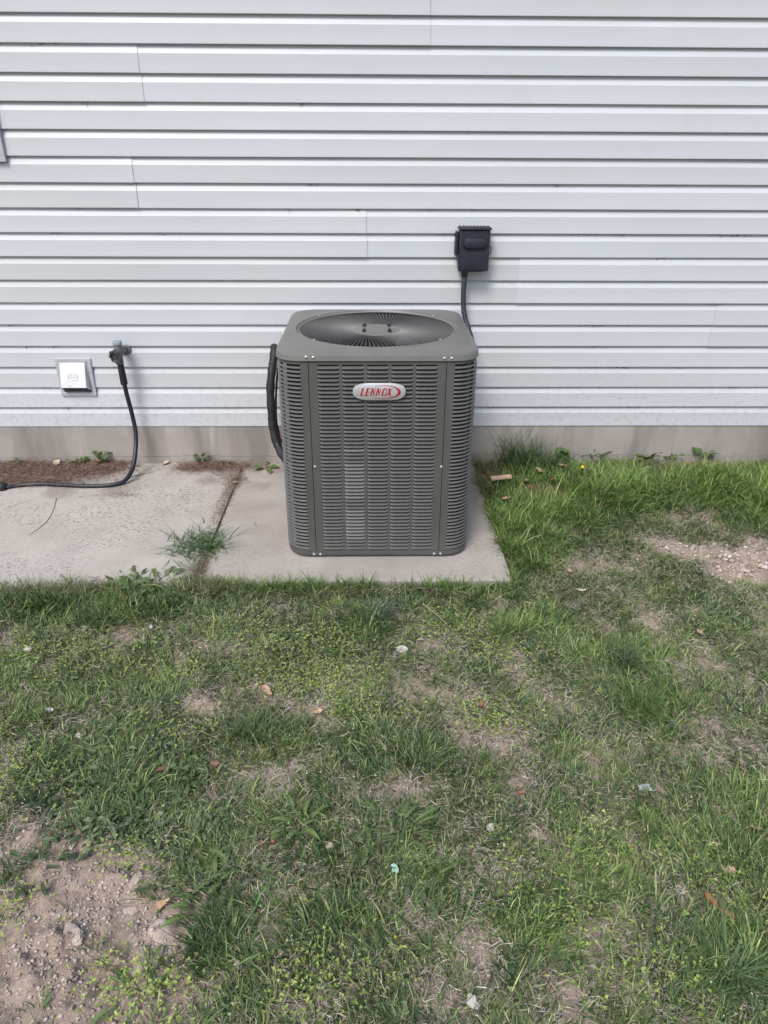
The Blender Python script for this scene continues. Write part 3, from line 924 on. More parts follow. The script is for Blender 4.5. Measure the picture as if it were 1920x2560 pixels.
# ------------------------------------------------------------------ insulated line set left of the unit
def wl(px, py, Y): return onY(px, py, Y)
ls = empty('refrigerant_line', wl(684, 872, WALL_Y))
tag(ls, 'thick black foam insulated pipe curving down from the siding to behind the condenser', 'pipe')
L0 = Vector(ls.location)
path = [Vector((wl(686, 872, 3.46).x, 3.46, wl(686, 872, 3.42).z)), wl(686, 880, 3.39), wl(680, 925, 3.35), wl(676, 975, 3.33), wl(679, 1030, 3.32), wl(684, 1080, 3.31), wl(697, 1120, 3.28), wl(716, 1150, 3.21), wl(745, 1168, 3.12)]
P = spline([p - L0 for p in path], 8)
rads = [.0200 + .0012 * math.sin(i * .9) for i in range(len(P))]
for q in (15, 34): 
    if q < len(rads): rads[q] = .0178
MB().tube(P, rads, 14).build('foam_sleeve', M['foam'], ls, True)
for q in (15, 34, 46):
    if q + 1 < len(P): MB().tube([P[q], P[q + 1]], .0212, 14).build('tape_band', M['rubber'], ls, True)
path2 = [wl(700, 885, 3.42), wl(694, 930, 3.40), wl(690, 985, 3.39), wl(691, 1050, 3.37), wl(700, 1095, 3.32), wl(722, 1125, 3.21)]
MB().tube(spline([p - L0 for p in path2], 6), .0055, 8).build('small_line', M['rubber'], ls, True)
path3 = [wl(693, 1060, 3.34), wl(701, 1085, 3.32), wl(712, 1102, 3.2), wl(730, 1118, 3.1)]
MB().tube(spline([p - L0 for p in path3], 5), .0028, 6).build('copper_line', M['copper'], ls, True)

# ------------------------------------------------------------------ disconnect box
DY = WALL_Y - .088
tl, trr, blr = onY(1151, 573, DY), onY(1228, 573, DY), onY(1148, 679, DY)
w = trr.x - tl.x; h = tl.z - blr.z
db = empty('disconnect_box', (tl.x + w / 2, WALL_Y, blr.z))
tag(db, 'small navy black electrical disconnect box mounted on the white siding', 'electrical box')
mb = MB()   # body tapers slightly towards the front
mb.add([(-w * .47, .012, .006), (w * .47, .012, .006), (w * .47, .012, h - .006), (-w * .47, .012, h - .006), (-w * .485, -.060, .006), (w * .485, -.060, .006), (w * .485, -.060, h - .006), (-w * .485, -.060, h - .006)],
       [(0, 1, 2, 3), (4, 5, 6, 7), (0, 1, 5, 4), (1, 2, 6, 5), (2, 3, 7, 6), (3, 0, 4, 7)])
mb.build('box_body', M['box'], db)
lid = MB(); lid.bbox(-w / 2, w / 2, -.080, -.060, 0, h - .004, .004)
lo = lid.build('lid', M['box'], db, True)
# raised rounded boss on the lid
def rrect(cx, cz, hx, hz, r, y, n=6):
    pts = []
    for (sx, sz, a0) in ((1, -1, -90), (1, 1, 0), (-1, 1, 90), (-1, -1, 180)):
        for k in range(n + 1):
            a = R(a0 + 90 * k / n); pts.append((cx + sx * (hx - r) + r * math.cos(a), y, cz + sz * (hz - r) + r * math.sin(a)))
    return pts
hz = h * .135
mb = MB(); mb.rings([rrect(.002, h * .66, w * .40, hz, hz * .9, -.078), rrect(.002, h * .66, w * .39, hz * .95, hz * .85, -.084), rrect(.002, h * .66, w * .36, hz * .8, hz * .7, -.090), rrect(.002, h * .66, w * .30, hz * .55, hz * .5, -.092)])
mb.build('lid_boss', M['box'], lo, True)
mb = MB(); mb.rings([rrect(0, h * .24, w * .42, h * .20, .006, -.0795), rrect(0, h * .24, w * .42, h * .20, .006, -.0812), rrect(0, h * .24, w * .405, h * .19, .006, -.0815)])
mb.build('lid_panel', M['box'], lo, True)
MB().bbox(-w * .515, w * .535, -.086, .012, h - .004, h + .0045, .0015).build('rain_hood', M['box'], db, True)
for k in range(9): MB().box(-w * .46 + k * w * .115, -w * .46 + k * w * .115 + .004, -.084, .010, h + .0045, h + .0075).build('hood_rib', M['box'], db)
mb = MB(); mb.bbox(-w * .5 - .012, -w * .5 - .0015, -.050, .006, h * .36, h * .92, .002)
hi = mb.build('hinge_strip', M['box'], db)
for k in range(7): MB().box(-w * .5 - .0145, -w * .5 - .012, -.048, .002, h * .38 + k * h * .076, h * .38 + k * h * .076 + .006).build('hinge_knuckle', M['box'], hi)
MB().tube([(w * .5 - .002, -.070, h * .60), (w * .5 + .008, -.070, h * .565), (w * .5 + .0085, -.070, h * .44), (w * .5 - .002, -.070, h * .38)], .0024, 6).build('padlock_loop', M['box'], db)
MB().box(-w * .30, w * .32, -.079, -.0795 + .03, -.0025, .0).build('drip_edge', M['box'], db)
# conduit
c0 = onY(1161, 682, WALL_Y - .045)
cd = empty('conduit', c0)
tag(cd, 'ribbed dark flexible conduit hanging from the disconnect box to behind the condenser', 'conduit')
cp_ = [c0 + Vector((0, 0, .01)), onY(1160.5, 700, 3.392), onY(1158.5, 735, 3.387), onY(1159, 770, 3.382), onY(1163, 795, 3.367), onY(1171, 822, 3.327), onY(1180, 860, 3.257), onY(1168, 900, 3.137)]
P = spline([p - c0 for p in cp_], 18)
MB().tube(P, [.0118 + .0009 * math.sin(i * 2.1) for i in range(len(P))], 12).build('flexible_tube', M['conduit'], cd, True)
MB().lathe([(.014, -.022), (.0155, -.018), (.0155, -.004), (.0165, -.003), (.0165, .004), (.013, .006)], (0, 0, .004), n=14).build('gland_nut', M['box'], cd, True)

# ------------------------------------------------------------------ exhaust vent hood
VY = WALL_Y - .004
a, b, c, d = onY(137, 896, VY), onY(224, 896, VY), onY(154, 990, VY), onY(244, 989, VY)
vx0, vx1 = (a.x + c.x) / 2, (b.x + d.x) / 2; vz1, vz0 = (a.z + b.z) / 2, (c.z + d.z) / 2
vent = empty('exhaust_vent', ((vx0 + vx1) / 2, WALL_Y, vz0))
tag(vent, 'silver metal exhaust vent hood with square flange low on the siding left of the faucet', 'vent')
W2 = (vx1 - vx0) / 2; VH = vz1 - vz0; fr = .0185
for nm, q in (('flange_strip', (-W2, W2, 0, fr)), ('flange_strip', (-W2, W2, VH - fr, VH)), ('flange_strip', (-W2, -W2 + fr, fr, VH - fr)), ('flange_strip', (W2 - fr, W2, fr, VH - fr))):
    MB().bbox(q[0], q[1], -.008, .003, q[2], q[3], .0015).build(nm, M['alu_flange'], vent)
iw = W2 - fr; z0, z1 = fr + .004, VH - fr
hood = MB()
t_ = .0012
# hood shell: sloping front, two triangular cheeks, open underneath
f0, f1 = -.010, -.044
HB = .030
hood.add([(-iw + .002, f0, z1), (iw - .010, f0, z1), (iw - .010, f1, z0 + HB), (-iw + .002, f1, z0 + HB),
          (-iw + .002, f0 + t_ * 2, z1), (iw - .010, f0 + t_ * 2, z1), (iw - .010, f1 + t_ * 2, z0 + HB), (-iw + .002, f1 + t_ * 2, z0 + HB)],
         [(0, 1, 2, 3), (4, 5, 6, 7), (0, 1, 5, 4), (1, 2, 6, 5), (2, 3, 7, 6), (3, 0, 4, 7)])
for sx, xx in ((-1, -iw + .002), (1, iw - .010)):
    hood.add([(xx, f0, z1), (xx, f1, z0 + HB), (xx + (.008 if sx > 0 else -.001), -.002, z0 + .002), (xx + (.008 if sx > 0 else -.001), -.002, z1 - .001),
              (xx - sx * t_, f0, z1), (xx - sx * t_, f1, z0 + HB), (xx + (.008 if sx > 0 else -.001) - sx * t_, -.002, z0 + .002), (xx + (.008 if sx > 0 else -.001) - sx * t_, -.002, z1 - .001)],
             [(0, 1, 2, 3), (4, 5, 6, 7), (0, 1, 5, 4), (1, 2, 6, 5), (2, 3, 7, 6)])
ho = hood.build('hood', M['alu'], vent)
sl = (f1 - f0) / ((z0 + HB) - z1)
def onhood(z): return f0 + sl * (z - z1)
zc = (z0 + z1) / 2 + .006
mb = MB(); pts = [(x, onhood(z) - .0012, z) for (x, z) in ((-.022, zc - .013), (.014, zc - .013), (.018, zc - .010), (.018, zc + .010), (.014, zc + .013), (-.022, zc + .013), (-.026, zc + .010), (-.026, zc - .010), (-.022, zc - .013))]
mb.tube(pts, .0008, 5).build('embossed_frame', M['alu'], ho, True)
mb = MB()
for k, hh in enumerate((.8, .5, .9, .4, .7, .8, .5)):
    x = -.021 + k * .0055; zz = zc
    mb.tube([(x, onhood(zz) - .0008, zz - .003 * hh), (x + .0012, onhood(zz) - .0010, zz + .003 * hh)], .0006, 4)
mb.build('embossed_mark', M['alu_flange'], ho)
for s in (-1, 1):
    MB().tube([(-.004 + s * .006, onhood(z0 + .038) - .0008, z0 + .038), (-.004 + s * .030, onhood(z0 + .038) - .0008, z0 + .038)], .0011, 5).build('crimp', M['alu'], ho, True)
MB().box(-iw + .003, iw - .004, -.0035, .012, z0, z1).build('duct_opening', M['darkmetal'], vent)
mb = MB(); mb.add([(-iw + .004, -.006, z0 + .002), (iw - .005, -.006, z0 + .002), (iw - .012, f1 + .006, z0 + HB - .006), (-iw + .004, f1 + .006, z0 + HB - .006)], [(0, 1, 2, 3)])
mb.build('flap', M['darkmetal'], vent)

# pale frame cut by the left edge of the photograph
p1 = onY(16, 405, WALL_Y - .012); p0 = onY(2, 322, WALL_Y - .012)
wf = empty('wall_hatch', (p1.x - .20, WALL_Y, p1.z))
tag(wf, 'corner of a pale flanged cover on the upper siding at the left edge', 'wall cover')
for q in ((-.20, .20, 0, .022), (-.20, .20, .278, .30), (-.20, -.178, .022, .278), (.178, .20, .022, .278)):
    MB().bbox(q[0], q[1], -.016, .003, q[2], q[3], .002).build('flange_strip', M['alu_flange'], wf)
MB().bbox(-.176, .176, -.011, .004, .024, .276, .002).build('cover_plate', M['darkmetal'], wf)

# ------------------------------------------------------------------ tap and hose
TY = WALL_Y - .075
tp = onY(297, 868, TY)
tap = empty('hose_tap', (tp.x, WALL_Y, tp.z))
tag(tap, 'weathered grey outdoor faucet with handwheel on the siding above the black hose', 'faucet')
def tl_(px, py, dy): p = onY(px, py, WALL_Y - dy); return Vector((p.x - tp.x, -dy, p.z - tp.z))
wf_ = tl_(312.5, 874, .0)
MB().lathe([(.028, 0), (.028, .006), (.022, .010)], wf_ + Vector((0, .004, 0)), (0, -1, 0), 20).build('wall_flange', M['tap'], tap, True)
tc_ = tl_(294.5, 867, .078); te_ = tl_(300, 905, .083)
mb = MB(); mb.tube([wf_, wf_.lerp(tc_, .5) + Vector((0, 0, -.004)), tc_ + Vector((.003, .004, -.012))], [.017, .0175, .019], 14)
mb.tube([tc_ + Vector((0, 0, .012)), tc_, tc_ + Vector((.001, 0, -.03)), te_ + Vector((0, 0, .02)), te_ + Vector((0, 0, -.004))], [.018, .020, .019, .0165, .0165], 14)
mb.build('tap_body', M['tap'], tap, True)
mb = MB(); mb.lathe([(.0185, .010), (.0215, .013), (.0215, .024), (.0195, .0275), (.0, .028)], tc_, n=20); mb.build('breaker_cap', M['tapcap'], tap, True)
# scalloped wheel turned towards the lower left
mb = MB(); n = 48
ax = Vector((-.35, -.90, -.20)).normalized(); u = ax.cross(Vector((0, 0, 1))).normalized(); v_ = ax.cross(u)
c = tl_(289.5, 892, .108)
def wheel_ring(rad, hgt): 
    return [c + ax * hgt + (u * math.cos(2 * math.pi * k / n) + v_ * math.sin(2 * math.pi * k / n)) * (rad * (1 + .09 * math.cos(8 * 2 * math.pi * k / n) * (1 if rad > .015 else 0))) for k in range(n)]
mb.rings([wheel_ring(.010, -.026), wheel_ring(.013, -.010), wheel_ring(.029, -.008), wheel_ring(.033, 0), wheel_ring(.031, .008), wheel_ring(.025, .009), wheel_ring(.021, .0), wheel_ring(.009, -.003), wheel_ring(.006, .002)])
mb.build('handwheel', M['knob'], tap, True)
hs = empty('garden_hose', (tp.x, TY, 0))
tag(hs, 'black garden hose hanging from the faucet and lying along the old slab to the left', 'hose')
H0 = Vector(hs.location)
top_ = onY(300, 906, TY - .008); gb = onY(311, 961, TY - .004)
MB().tube([top_ - H0, top_.lerp(gb, .08) - H0, top_.lerp(gb, .1) - H0, top_.lerp(gb, .95) - H0, gb - H0], [.0155, .0170, .0150, .0170, .0155], 14).build('grip_sleeve', M['rubber'], hs, True)
MB().lathe([(.0175, -.012), (.0175, .010), (.015, .012)], top_ - H0 + Vector((-.001, 0, .006)), (0, 0, 1), 12).build('hose_coupling', M['tap'], hs, True)
hp = [gb, onY(318, 990, TY), onY(330, 1035, TY + .005), onY(339, 1080, TY - .01), onY(339, 1125, TY - .05)]
hp += [gnd(331, 1172, .055), gnd(310, 1203, .020), gnd(272, 1213, .013), gnd(215, 1215, .0125), gnd(150, 1212, .013), gnd(100, 1210, .013), gnd(50, 1213, .0125), gnd(8, 1218, .014), gnd(-60, 1222, .014), gnd(-160, 1215, .013)]
MB().tube(spline([p - H0 for p in hp], 9), .0105, 12).build('hose_tube', M['hose'], hs, True)
q0, q1 = gnd(16, 1218, .016) - H0, gnd(-30, 1214, .018) - H0
dq = q1 - q0
MB().tube([q0, q0 + dq * .12, q0 + dq * .14, q0 + dq * .6, q1], [.017, .025, .0235, .025, .024], 12).build('hose_end_grip', M['rubber'], hs, True)

# ------------------------------------------------------------------ grass and litter as joined stuff
def in_slab(x, y, m=0.0):
    return ((y > SLAB_Y - m) & (x > JOINT_X) & (x < SLAB_R + m)) | ((y > SLAB2_Y - m) & (x <= JOINT_X))
def proj(x, y, z=0):
    d = np.stack([x, y, np.full_like(x, z - CAM_H)], -1)
    w = d @ _fwd
    return 960 + FPX * (d @ _rt) / w, 1280 - FPX * (d @ _up) / w
def ribbons(root, ang, length, w, phi0, phi1, colr, segs=3, side_tilt=None, sway=None):
    """curved tapering blades: root (n,3); returns verts, faces, colours"""
    n = len(root)
    rows = []; pos = root.copy(); T = np.linspace(0, 1, segs + 1)
    rows.append(pos.copy())
    for i in range(segs):
        tm = (T[i] + T[i + 1]) / 2
        phi = phi0 + (phi1 - phi0) * tm
        a = ang + (sway * tm if sway is not None else 0)
        st = length / segs
        pos = pos + np.stack([np.cos(a) * np.sin(phi) * st, np.sin(a) * np.sin(phi) * st, np.cos(phi) * st], 1)
        rows.append(pos.copy())
    tilt = side_tilt if side_tilt is not None else np.zeros(n)
    sv = np.stack([-np.sin(ang) * np.cos(tilt), np.cos(ang) * np.cos(tilt), np.sin(tilt)], 1)
    V = np.zeros((n, 2 * segs + 1, 3))
    prof = [.75, 1.0, .8, .55, .35][:segs] if segs <= 5 else None
    for i in range(segs):
        ww = (w * prof[i] * .5)[:, None]
        V[:, 2 * i] = rows[i] - sv * ww; V[:, 2 * i + 1] = rows[i] + sv * ww
    V[:, 2 * segs] = rows[segs]
    base = (np.arange(n) * (2 * segs + 1))[:, None]
    quads = np.concatenate([base + np.array([[2 * i, 2 * i + 1, 2 * i + 3, 2 * i + 2]]) for i in range(segs - 1)], 0)
    tris = base + np.array([[2 * segs - 2, 2 * segs - 1, 2 * segs]])
    C = np.repeat(colr, 2 * segs + 1, 0)
    return V.reshape(-1, 3), quads, tris, C
def join(parts):
    V = []; Qs = []; Ts = []; C = []; b = 0
    for (v, q, t, c) in parts:
        V.append(v); Qs.append(q + b); Ts.append(t + b); C.append(c); b += len(v)
    return np.concatenate(V), [np.concatenate(Qs), np.concatenate(Ts)], np.concatenate(C)

def visible(x, y, margin=140):
    px, py = proj(x, y, 0.0)
    return (px > -margin) & (px < 1920 + margin) & (py < 2560 + margin)

def lerp(a, b, t): return a * (1 - t)[:, None] + b * t[:, None]
C_ = lambda *a: np.array(a)
# candidate clumps
N = 95000
cxs = rng.uniform(-2.3, 2.6, N); cys = rng.uniform(.5, 3.42, N)
keep = visible(cxs, cys) & ~in_slab(cxs, cys, -.004)
cxs, cys = cxs[keep], cys[keep]
B = bare(cxs, cys); Lu = lush(cxs, cys)
den = .50 + 1.0 * (vnoise(cxs, cys, .10, 21, 4) - .42) * 2.2 + .35 * Lu - 1.25 * B ** 1.5
hole = gnd(1325, 1232, 0)
den -= 1.3 * np.exp(-((cxs - hole.x) / .17) ** 2 - ((cys - hole.y) / .11) ** 2)
den = np.clip(den, .012, 1)
keep = rng.random(len(cxs)) < den
cxs, cys, B, Lu = cxs[keep], cys[keep], B[keep], Lu[keep]
nb = rng.integers(5, 17, len(cxs)); nb = (nb * (1 + .35 * Lu)).astype(int)
idx = np.repeat(np.arange(len(cxs)), nb); n = len(idx)
ctype = vnoise(cxs, cys, .085, 31, 4)                       # dark blue-green clumps against fresh ones
cr = rng.random(len(cxs))
ang = rng.uniform(0, 2 * np.pi, n)
rad = np.abs(rng.normal(0, .016, n))
flow = vnoise(cxs, cys, .35, 41, 2)[idx] * 4 * np.pi
ang = np.where(rng.random(n) < .35, flow + rng.normal(0, .5, n), ang)
rx_ = cxs[idx] + np.cos(ang) * rad; ry_ = cys[idx] + np.sin(ang) * rad
ok = ~in_slab(rx_, ry_, -.002) & (ry_ < 3.43)
idx, ang, rx_, ry_ = idx[ok], ang[ok], rx_[ok], ry_[ok]; n = len(idx)
lu = Lu[idx]; ct = ctype[idx]
length = (.026 + .020 * rng.random(n)) * (1 + 1.35 * lu ** 1.5) * (.75 + .5 * cr[idx])
length *= np.where(rng.random(n) < .05, 1.7, 1)
wid = (.0015 + .0017 * rng.random(n)) * (1 + .35 * lu)
dark = C_(.036, .085, .038); mid = C_(.120, .200, .060); fresh = C_(.150, .265, .058); yel = C_(.34, .36, .16)
t = np.clip((ct - .42) * 4.5 + rng.normal(0, .14, n), 0, 1)
colr = lerp(dark, mid, t)
colr = lerp(colr, fresh, np.clip(lu * .85 * (rx_ > .3) + .45 * lu + rng.normal(0, .18, n), 0, 1))
colr = lerp(colr, yel, np.clip(rng.random(n) ** 3 * 1.0, 0, .8))
colr *= (.32 + 1.35 * rng.random(n) ** 1.3)[:, None]
gz = ground_h(rx_, ry_) - .004
phi0 = rng.uniform(.05, .65, n); phi1 = phi0 + rng.uniform(.5, 1.5, n) * (1 - .25 * lu)
G1 = ribbons(np.stack([rx_, ry_, gz], 1), ang, length, wid, phi0, phi1, colr, 3, rng.normal(0, .5, n), rng.normal(0, .4, n))
print('grass blades', n)
# the strip of long grass leaning onto the slab edges and beside the right edge
n = 8000
s = rng.random(n); which = rng.random(n)
ex = np.where(which < .55, rng.uniform(JOINT_X - .05, SLAB_R, n), np.where(which < .8, rng.uniform(-1.9, JOINT_X, n), SLAB_R + np.abs(rng.normal(0, .02, n))))
ey = np.where(which < .55, SLAB_Y - np.abs(rng.normal(0, .028, n)) - .003, np.where(which < .8, SLAB2_Y - np.abs(rng.normal(0, .03, n)) - .003, rng.uniform(SLAB_Y, 3.42, n)))
dn = vnoise(ex * 1.0, ey, .07, 77, 2)
k = (rng.random(n) < np.clip((dn - .36) * 3.4, .04, 1) * np.where((ex < -1.1) & (ey < SLAB2_Y + .01), .6, 1)); ex, ey = ex[k], ey[k]; n = len(ex)
ang = rng.uniform(0, 2 * np.pi, n)
colr = lerp(mid * .8, fresh, rng.random(n)) * rng.uniform(.7, 1.25, n)[:, None]
G2 = ribbons(np.stack([ex, ey, ground_h(ex, ey) - .004], 1), ang, rng.uniform(.03, .095, n), rng.uniform(.0016, .0034, n), rng.uniform(.0, .6, n), rng.uniform(.5, 1.7, n), colr, 3, rng.normal(0, .4, n), rng.normal(0, .4, n))
# deep lush grass between the pad and the wall on the right
n = 14000
ex = rng.uniform(SLAB_R + .01, 2.35, n); ey = rng.uniform(2.55, 3.42, n)
hole = gnd(1335, 1235, 0)
pr = np.clip(lush(ex, ey) * 1.1 - bare(ex, ey) * 1.6 - 1.7 * np.exp(-((ex - hole.x) / .17) ** 2 - ((ey - hole.y) / .11) ** 2), .0, 1) * np.clip((vnoise(ex, ey, .08, 5, 2) - .15) * 2, .1, 1)
k = rng.random(n) < pr; ex, ey = ex[k], ey[k]; n = len(ex)
colr = lerp(dark * 1.3, fresh * 1.0, np.clip(vnoise(ex, ey, .2, 9, 2) * 1.6 - .35 + rng.normal(0, .15, n), 0, 1)) * rng.uniform(.75, 1.2, n)[:, None]
dd = rng.random(n) < .10; colr[dd] = lerp(C_(.26, .22, .13), C_(.45, .38, .26), rng.random(dd.sum()))
G3 = ribbons(np.stack([ex, ey, ground_h(ex, ey) - .004], 1), -.9 + rng.normal(0, 1.1, n), rng.uniform(.06, .125, n) * np.where(ey > 3.36, .6, 1), rng.uniform(.0014, .0052, n), rng.uniform(.0, .6, n), rng.uniform(.6, 1.9, n), colr, 4, rng.normal(0, .4, n), rng.normal(0, .3, n))
# moss and seedlings in the slab joint
n = 900
ey = rng.uniform(SLAB_Y, 3.38, n); ex = JOINT_X + rng.normal(0, .005, n) + (vnoise(ey, ey, .05, 91, 2) - .5) * .02
k = rng.random(n) < np.where(ey > 3.0, .9, np.where((ey < 2.62), .8, .12)); ex, ey = ex[k], ey[k]; n = len(ex)
G5 = ribbons(np.stack([ex, ey, np.full(n, -.016)], 1), rng.uniform(0, 6.28, n), rng.uniform(.014, .04, n), rng.uniform(.0012, .003, n), rng.uniform(.2, .9, n), rng.uniform(.9, 1.5, n), lerp(C_(.08, .09, .035), C_(.17, .2, .07), rng.random(n)), 3, rng.normal(0, .4, n), rng.normal(0, .6, n))
# a few long single blades
n = 900
ex = rng.uniform(-1.9, 2.1, n); ey = rng.uniform(.6, 2.4, n); k = visible(ex, ey) & ~in_slab(ex, ey) & (bare(ex, ey) < .4); ex, ey = ex[k], ey[k]; n = len(ex)
colr = lerp(mid * 1.1, C_(.11, .17, .09), rng.random(n)) * rng.uniform(.8, 1.25, n)[:, None]
G4 = ribbons(np.stack([ex, ey, ground_h(ex, ey) - .003], 1), rng.uniform(0, 6.28, n), rng.uniform(.07, .14, n), rng.uniform(.0018, .0032, n), rng.uniform(.2, .8, n), rng.uniform(1.2, 2.1, n), colr, 4, rng.normal(0, .3, n), rng.normal(0, .6, n))
def stuff(name, parts, m, label, cat):
    V, F, C = join(parts)
    o = link_mesh(name, np_mesh(name, V, F, m, C)); tag(o, label, cat, None, 'stuff'); return o
stuff('grass', [G1, G2, G3, G4, G5], M['grass'], 'green lawn grass in uneven clumps over the yard in front of the pad', 'grass')

# straw
N = 620000
sx = rng.uniform(-2.2, 2.5, N); sy = rng.uniform(.5, 3.42, N)
B = bare(sx, sy)
pr = np.clip(.46 + 1.3 * (vnoise(sx, sy, .12, 51, 3) - .45) + .25 * np.exp(-((B - .5) / .22) ** 2) - .85 * np.clip(B - .62, 0, 1) * 2.2 - .3 * lush(sx, sy), .02, 1)
k = visible(sx, sy, 60) & ~in_slab(sx, sy) & (rng.random(N) < pr); sx, sy, B = sx[k], sy[k], B[k]; n = len(sx)
colr = lerp(C_(.40, .32, .24), C_(.78, .69, .57), rng.random(n)); colr = lerp(colr, C_(.45, .41, .39), rng.random(n) ** 2 * .8); colr *= rng.uniform(.5, 1.15, n)[:, None]
S1 = ribbons(np.stack([sx, sy, ground_h(sx, sy) + rng.uniform(0, .024, n) * (B < .6) * rng.random(n) + .001], 1), rng.uniform(0, 6.28, n), rng.uniform(.012, .042, n), rng.uniform(.0007, .0016, n), rng.uniform(1.0, 1.6, n), rng.uniform(1.3, 2.0, n), colr, 2, rng.normal(0, .5, n), rng.normal(0, .9, n))
print('straw', n)
stuff('dead_straw', [S1], M['straw'], 'dry beige thatch lying flat between the grass clumps of the lawn', 'dry grass')

# brown litter heaps against the foundation, and dry edges of the slabs
def litter(n, cxp, cyp, sx_, sy_, z0, c0, c1, lmin=.01, lmax=.035, up=.01):
    c = gnd(cxp, cyp, 0); x = rng.normal(c.x, sx_, n); y = rng.normal(c.y, sy_, n)
    k = y < 3.432; x, y = x[k], y[k]; n = len(x)
    colr = lerp(c0, c1, rng.random(n)) * rng.uniform(.5, 1.25, n)[:, None]
    return ribbons(np.stack([x, y, z0 + np.abs(rng.normal(0, up, n))], 1), rng.uniform(0, 6.28, n), rng.uniform(lmin, lmax, n), rng.uniform(.0008, .002, n), rng.uniform(.9, 1.6, n), rng.uniform(1.3, 1.9, n), colr, 2, rng.normal(0, .4, n), rng.normal(0, .9, n))
br0, br1 = C_(.10, .055, .043), C_(.42, .30, .23)
Lt = []
for (px, py, a, b, n) in ((20, 1170, .14, .07, 7500), (120, 1176, .14, .065, 8500), (225, 1172, .11, .055, 7500), (295, 1155, .045, .04, 1900), (80, 1205, .16, .03, 4000), (545, 1168, .09, .035, 2600), (480, 1172, .05, .03, 900), (-120, 1175, .15, .08, 7000)):
    Lt.append(litter(n, px, py, a, b, .003, br0, br1))
stuff('brown_litter', Lt, M['straw'], 'reddish brown dead needles and stalks heaped along the foundation left of the condenser', 'litter')
Le = []
for (px, py, a, b, n) in ((80, 1475, .3, .025, 1800), (300, 1462, .25, .02, 1500), (520, 1462, .06, .03, 700), (480, 1440, .03, .05, 300), (560, 1250, .012, .14, 900), (500, 1420, .014, .06, 500), (590, 1200, .016, .06, 600), (585, 1200, .04, .03, 350), (610, 1165, .05, .02, 300), (300, 1240, .08, .012, 200), (960, 1478, .25, .01, 300)):
    Le.append(litter(n, px, py, a, b, -.004, C_(.12, .085, .06), C_(.40, .32, .24), .012, .04, .006))
stuff('slab_edge_litter', Le, M['straw'], 'thin grey brown roots and thatch caught along the slab edges and the slab joint', 'litter')
Lw = [litter(1500, 1760, 1176, .10, .02, .012, C_(.22, .14, .09), C_(.5, .38, .26), .02, .05, .012), litter(1600, 1230, 1200, .04, .07, .0, C_(.2, .12, .08), C_(.45, .33, .22), .02, .05, .012),
      litter(2600, 1325, 1232, .10, .05, .0, C_(.15, .09, .06), C_(.4, .28, .2), .02, .04, .01)]
stuff('wall_straw', Lw, M['straw'], 'tan dead grass matted at the wall foot right of the condenser', 'dry grass')

# crumbs of soil
def crumbs(n, xs, ys, rmin, rmax, c0, c1, z=None, power=3):
    base = np.array([(0, 0, 1), (1, 0, .1), (.3, .95, 0), (-.8, .6, .1), (-.8, -.6, 0), (.3, -.95, .1), (0, 0, -1)], float)
    F = np.array([(0, 1, 2), (0, 2, 3), (0, 3, 4), (0, 4, 5), (0, 5, 1), (6, 2, 1), (6, 3, 2), (6, 4, 3), (6, 5, 4), (6, 1, 5)])
    r = rmin + (rmax - rmin) * rng.random(n) ** power
    P = base[None] * rng.uniform(.45, 1.35, (n, 7, 1)) * r[:, None, None] * np.stack([np.ones(n), rng.uniform(.6, 1, n), rng.uniform(.45, .8, n)], 1)[:, None]
    a = rng.uniform(0, 6.28, n); ca, sa = np.cos(a)[:, None], np.sin(a)[:, None]
    x = P[:, :, 0] * ca - P[:, :, 1] * sa + xs[:, None]; y = P[:, :, 0] * sa + P[:, :, 1] * ca + ys[:, None]
    zz = (ground_h(xs, ys) if z is None else z) + r * .25
    V = np.stack([x, y, P[:, :, 2] + zz[:, None]], -1).reshape(-1, 3)
    T = (np.arange(n)[:, None, None] * 7 + F[None]).reshape(-1, 3)
    C = np.repeat(lerp(c0, c1, rng.random(n)) * rng.uniform(.8, 1.15, n)[:, None], 7, 0)
    return V, T, C
N = 900000
x = rng.uniform(-1.9, 2.2, N); y = rng.uniform(.5, 3.38, N); B = bare(x, y)
k = visible(x, y, 60) & ~in_slab(x, y) & (rng.random(N) < np.clip(B * 1.1 - .28, .01, 1) * np.clip(vnoise(x, y, .05, 61, 2) * 1.8 - .3, .1, 1)); x, y = x[k], y[k]
V, T, C = crumbs(len(x), x, y, .0009, .0066, C_(.33, .275, .235), C_(.50, .43, .38), None, 4)
print('crumbs', len(x))
o = link_mesh('soil_crumbs', np_mesh('soil_crumbs', V, [T], M['crumb'], C)); tag(o, 'small crumbs of dry soil scattered over the bare patches', 'soil', None, 'stuff')
n = 9000; x = rng.uniform(.85, 2.2, n); y = rng.uniform(2.1, 2.9, n); k = rng.random(n) < np.clip(bare(x, y) * 1.3 - .45, 0, 1) * np.clip(vnoise(x, y, .07, 62, 2) * 3 - 1, .05, 1); x, y = x[k], y[k]
V, T, C = crumbs(len(x), x, y, .002, .017, C_(.36, .30, .26), C_(.54, .47, .42), None, 3)
o = link_mesh('soil_clods', np_mesh('soil_clods', V, [T], M['crumb'], C)); tag(o, 'rough broken soil lumps on the bare patch at the right edge', 'soil', None, 'stuff')
n = 900; x = rng.uniform(-1.9, .5, n); y = rng.uniform(2.25, 3.42, n); k = (x < JOINT_X - .01) | (rng.random(n) < .12); x, y = x[k], y[k]
V, T, C = crumbs(len(x), x, y, .0006, .0028, C_(.10, .08, .065), C_(.3, .25, .21), np.full(len(x), .002), 3)
o = link_mesh('slab_grit', np_mesh('slab_grit', V, [T], M['crumb'], C)); tag(o, 'dark grit and crumbs sprinkled on the two concrete slabs', 'grit', None, 'stuff')

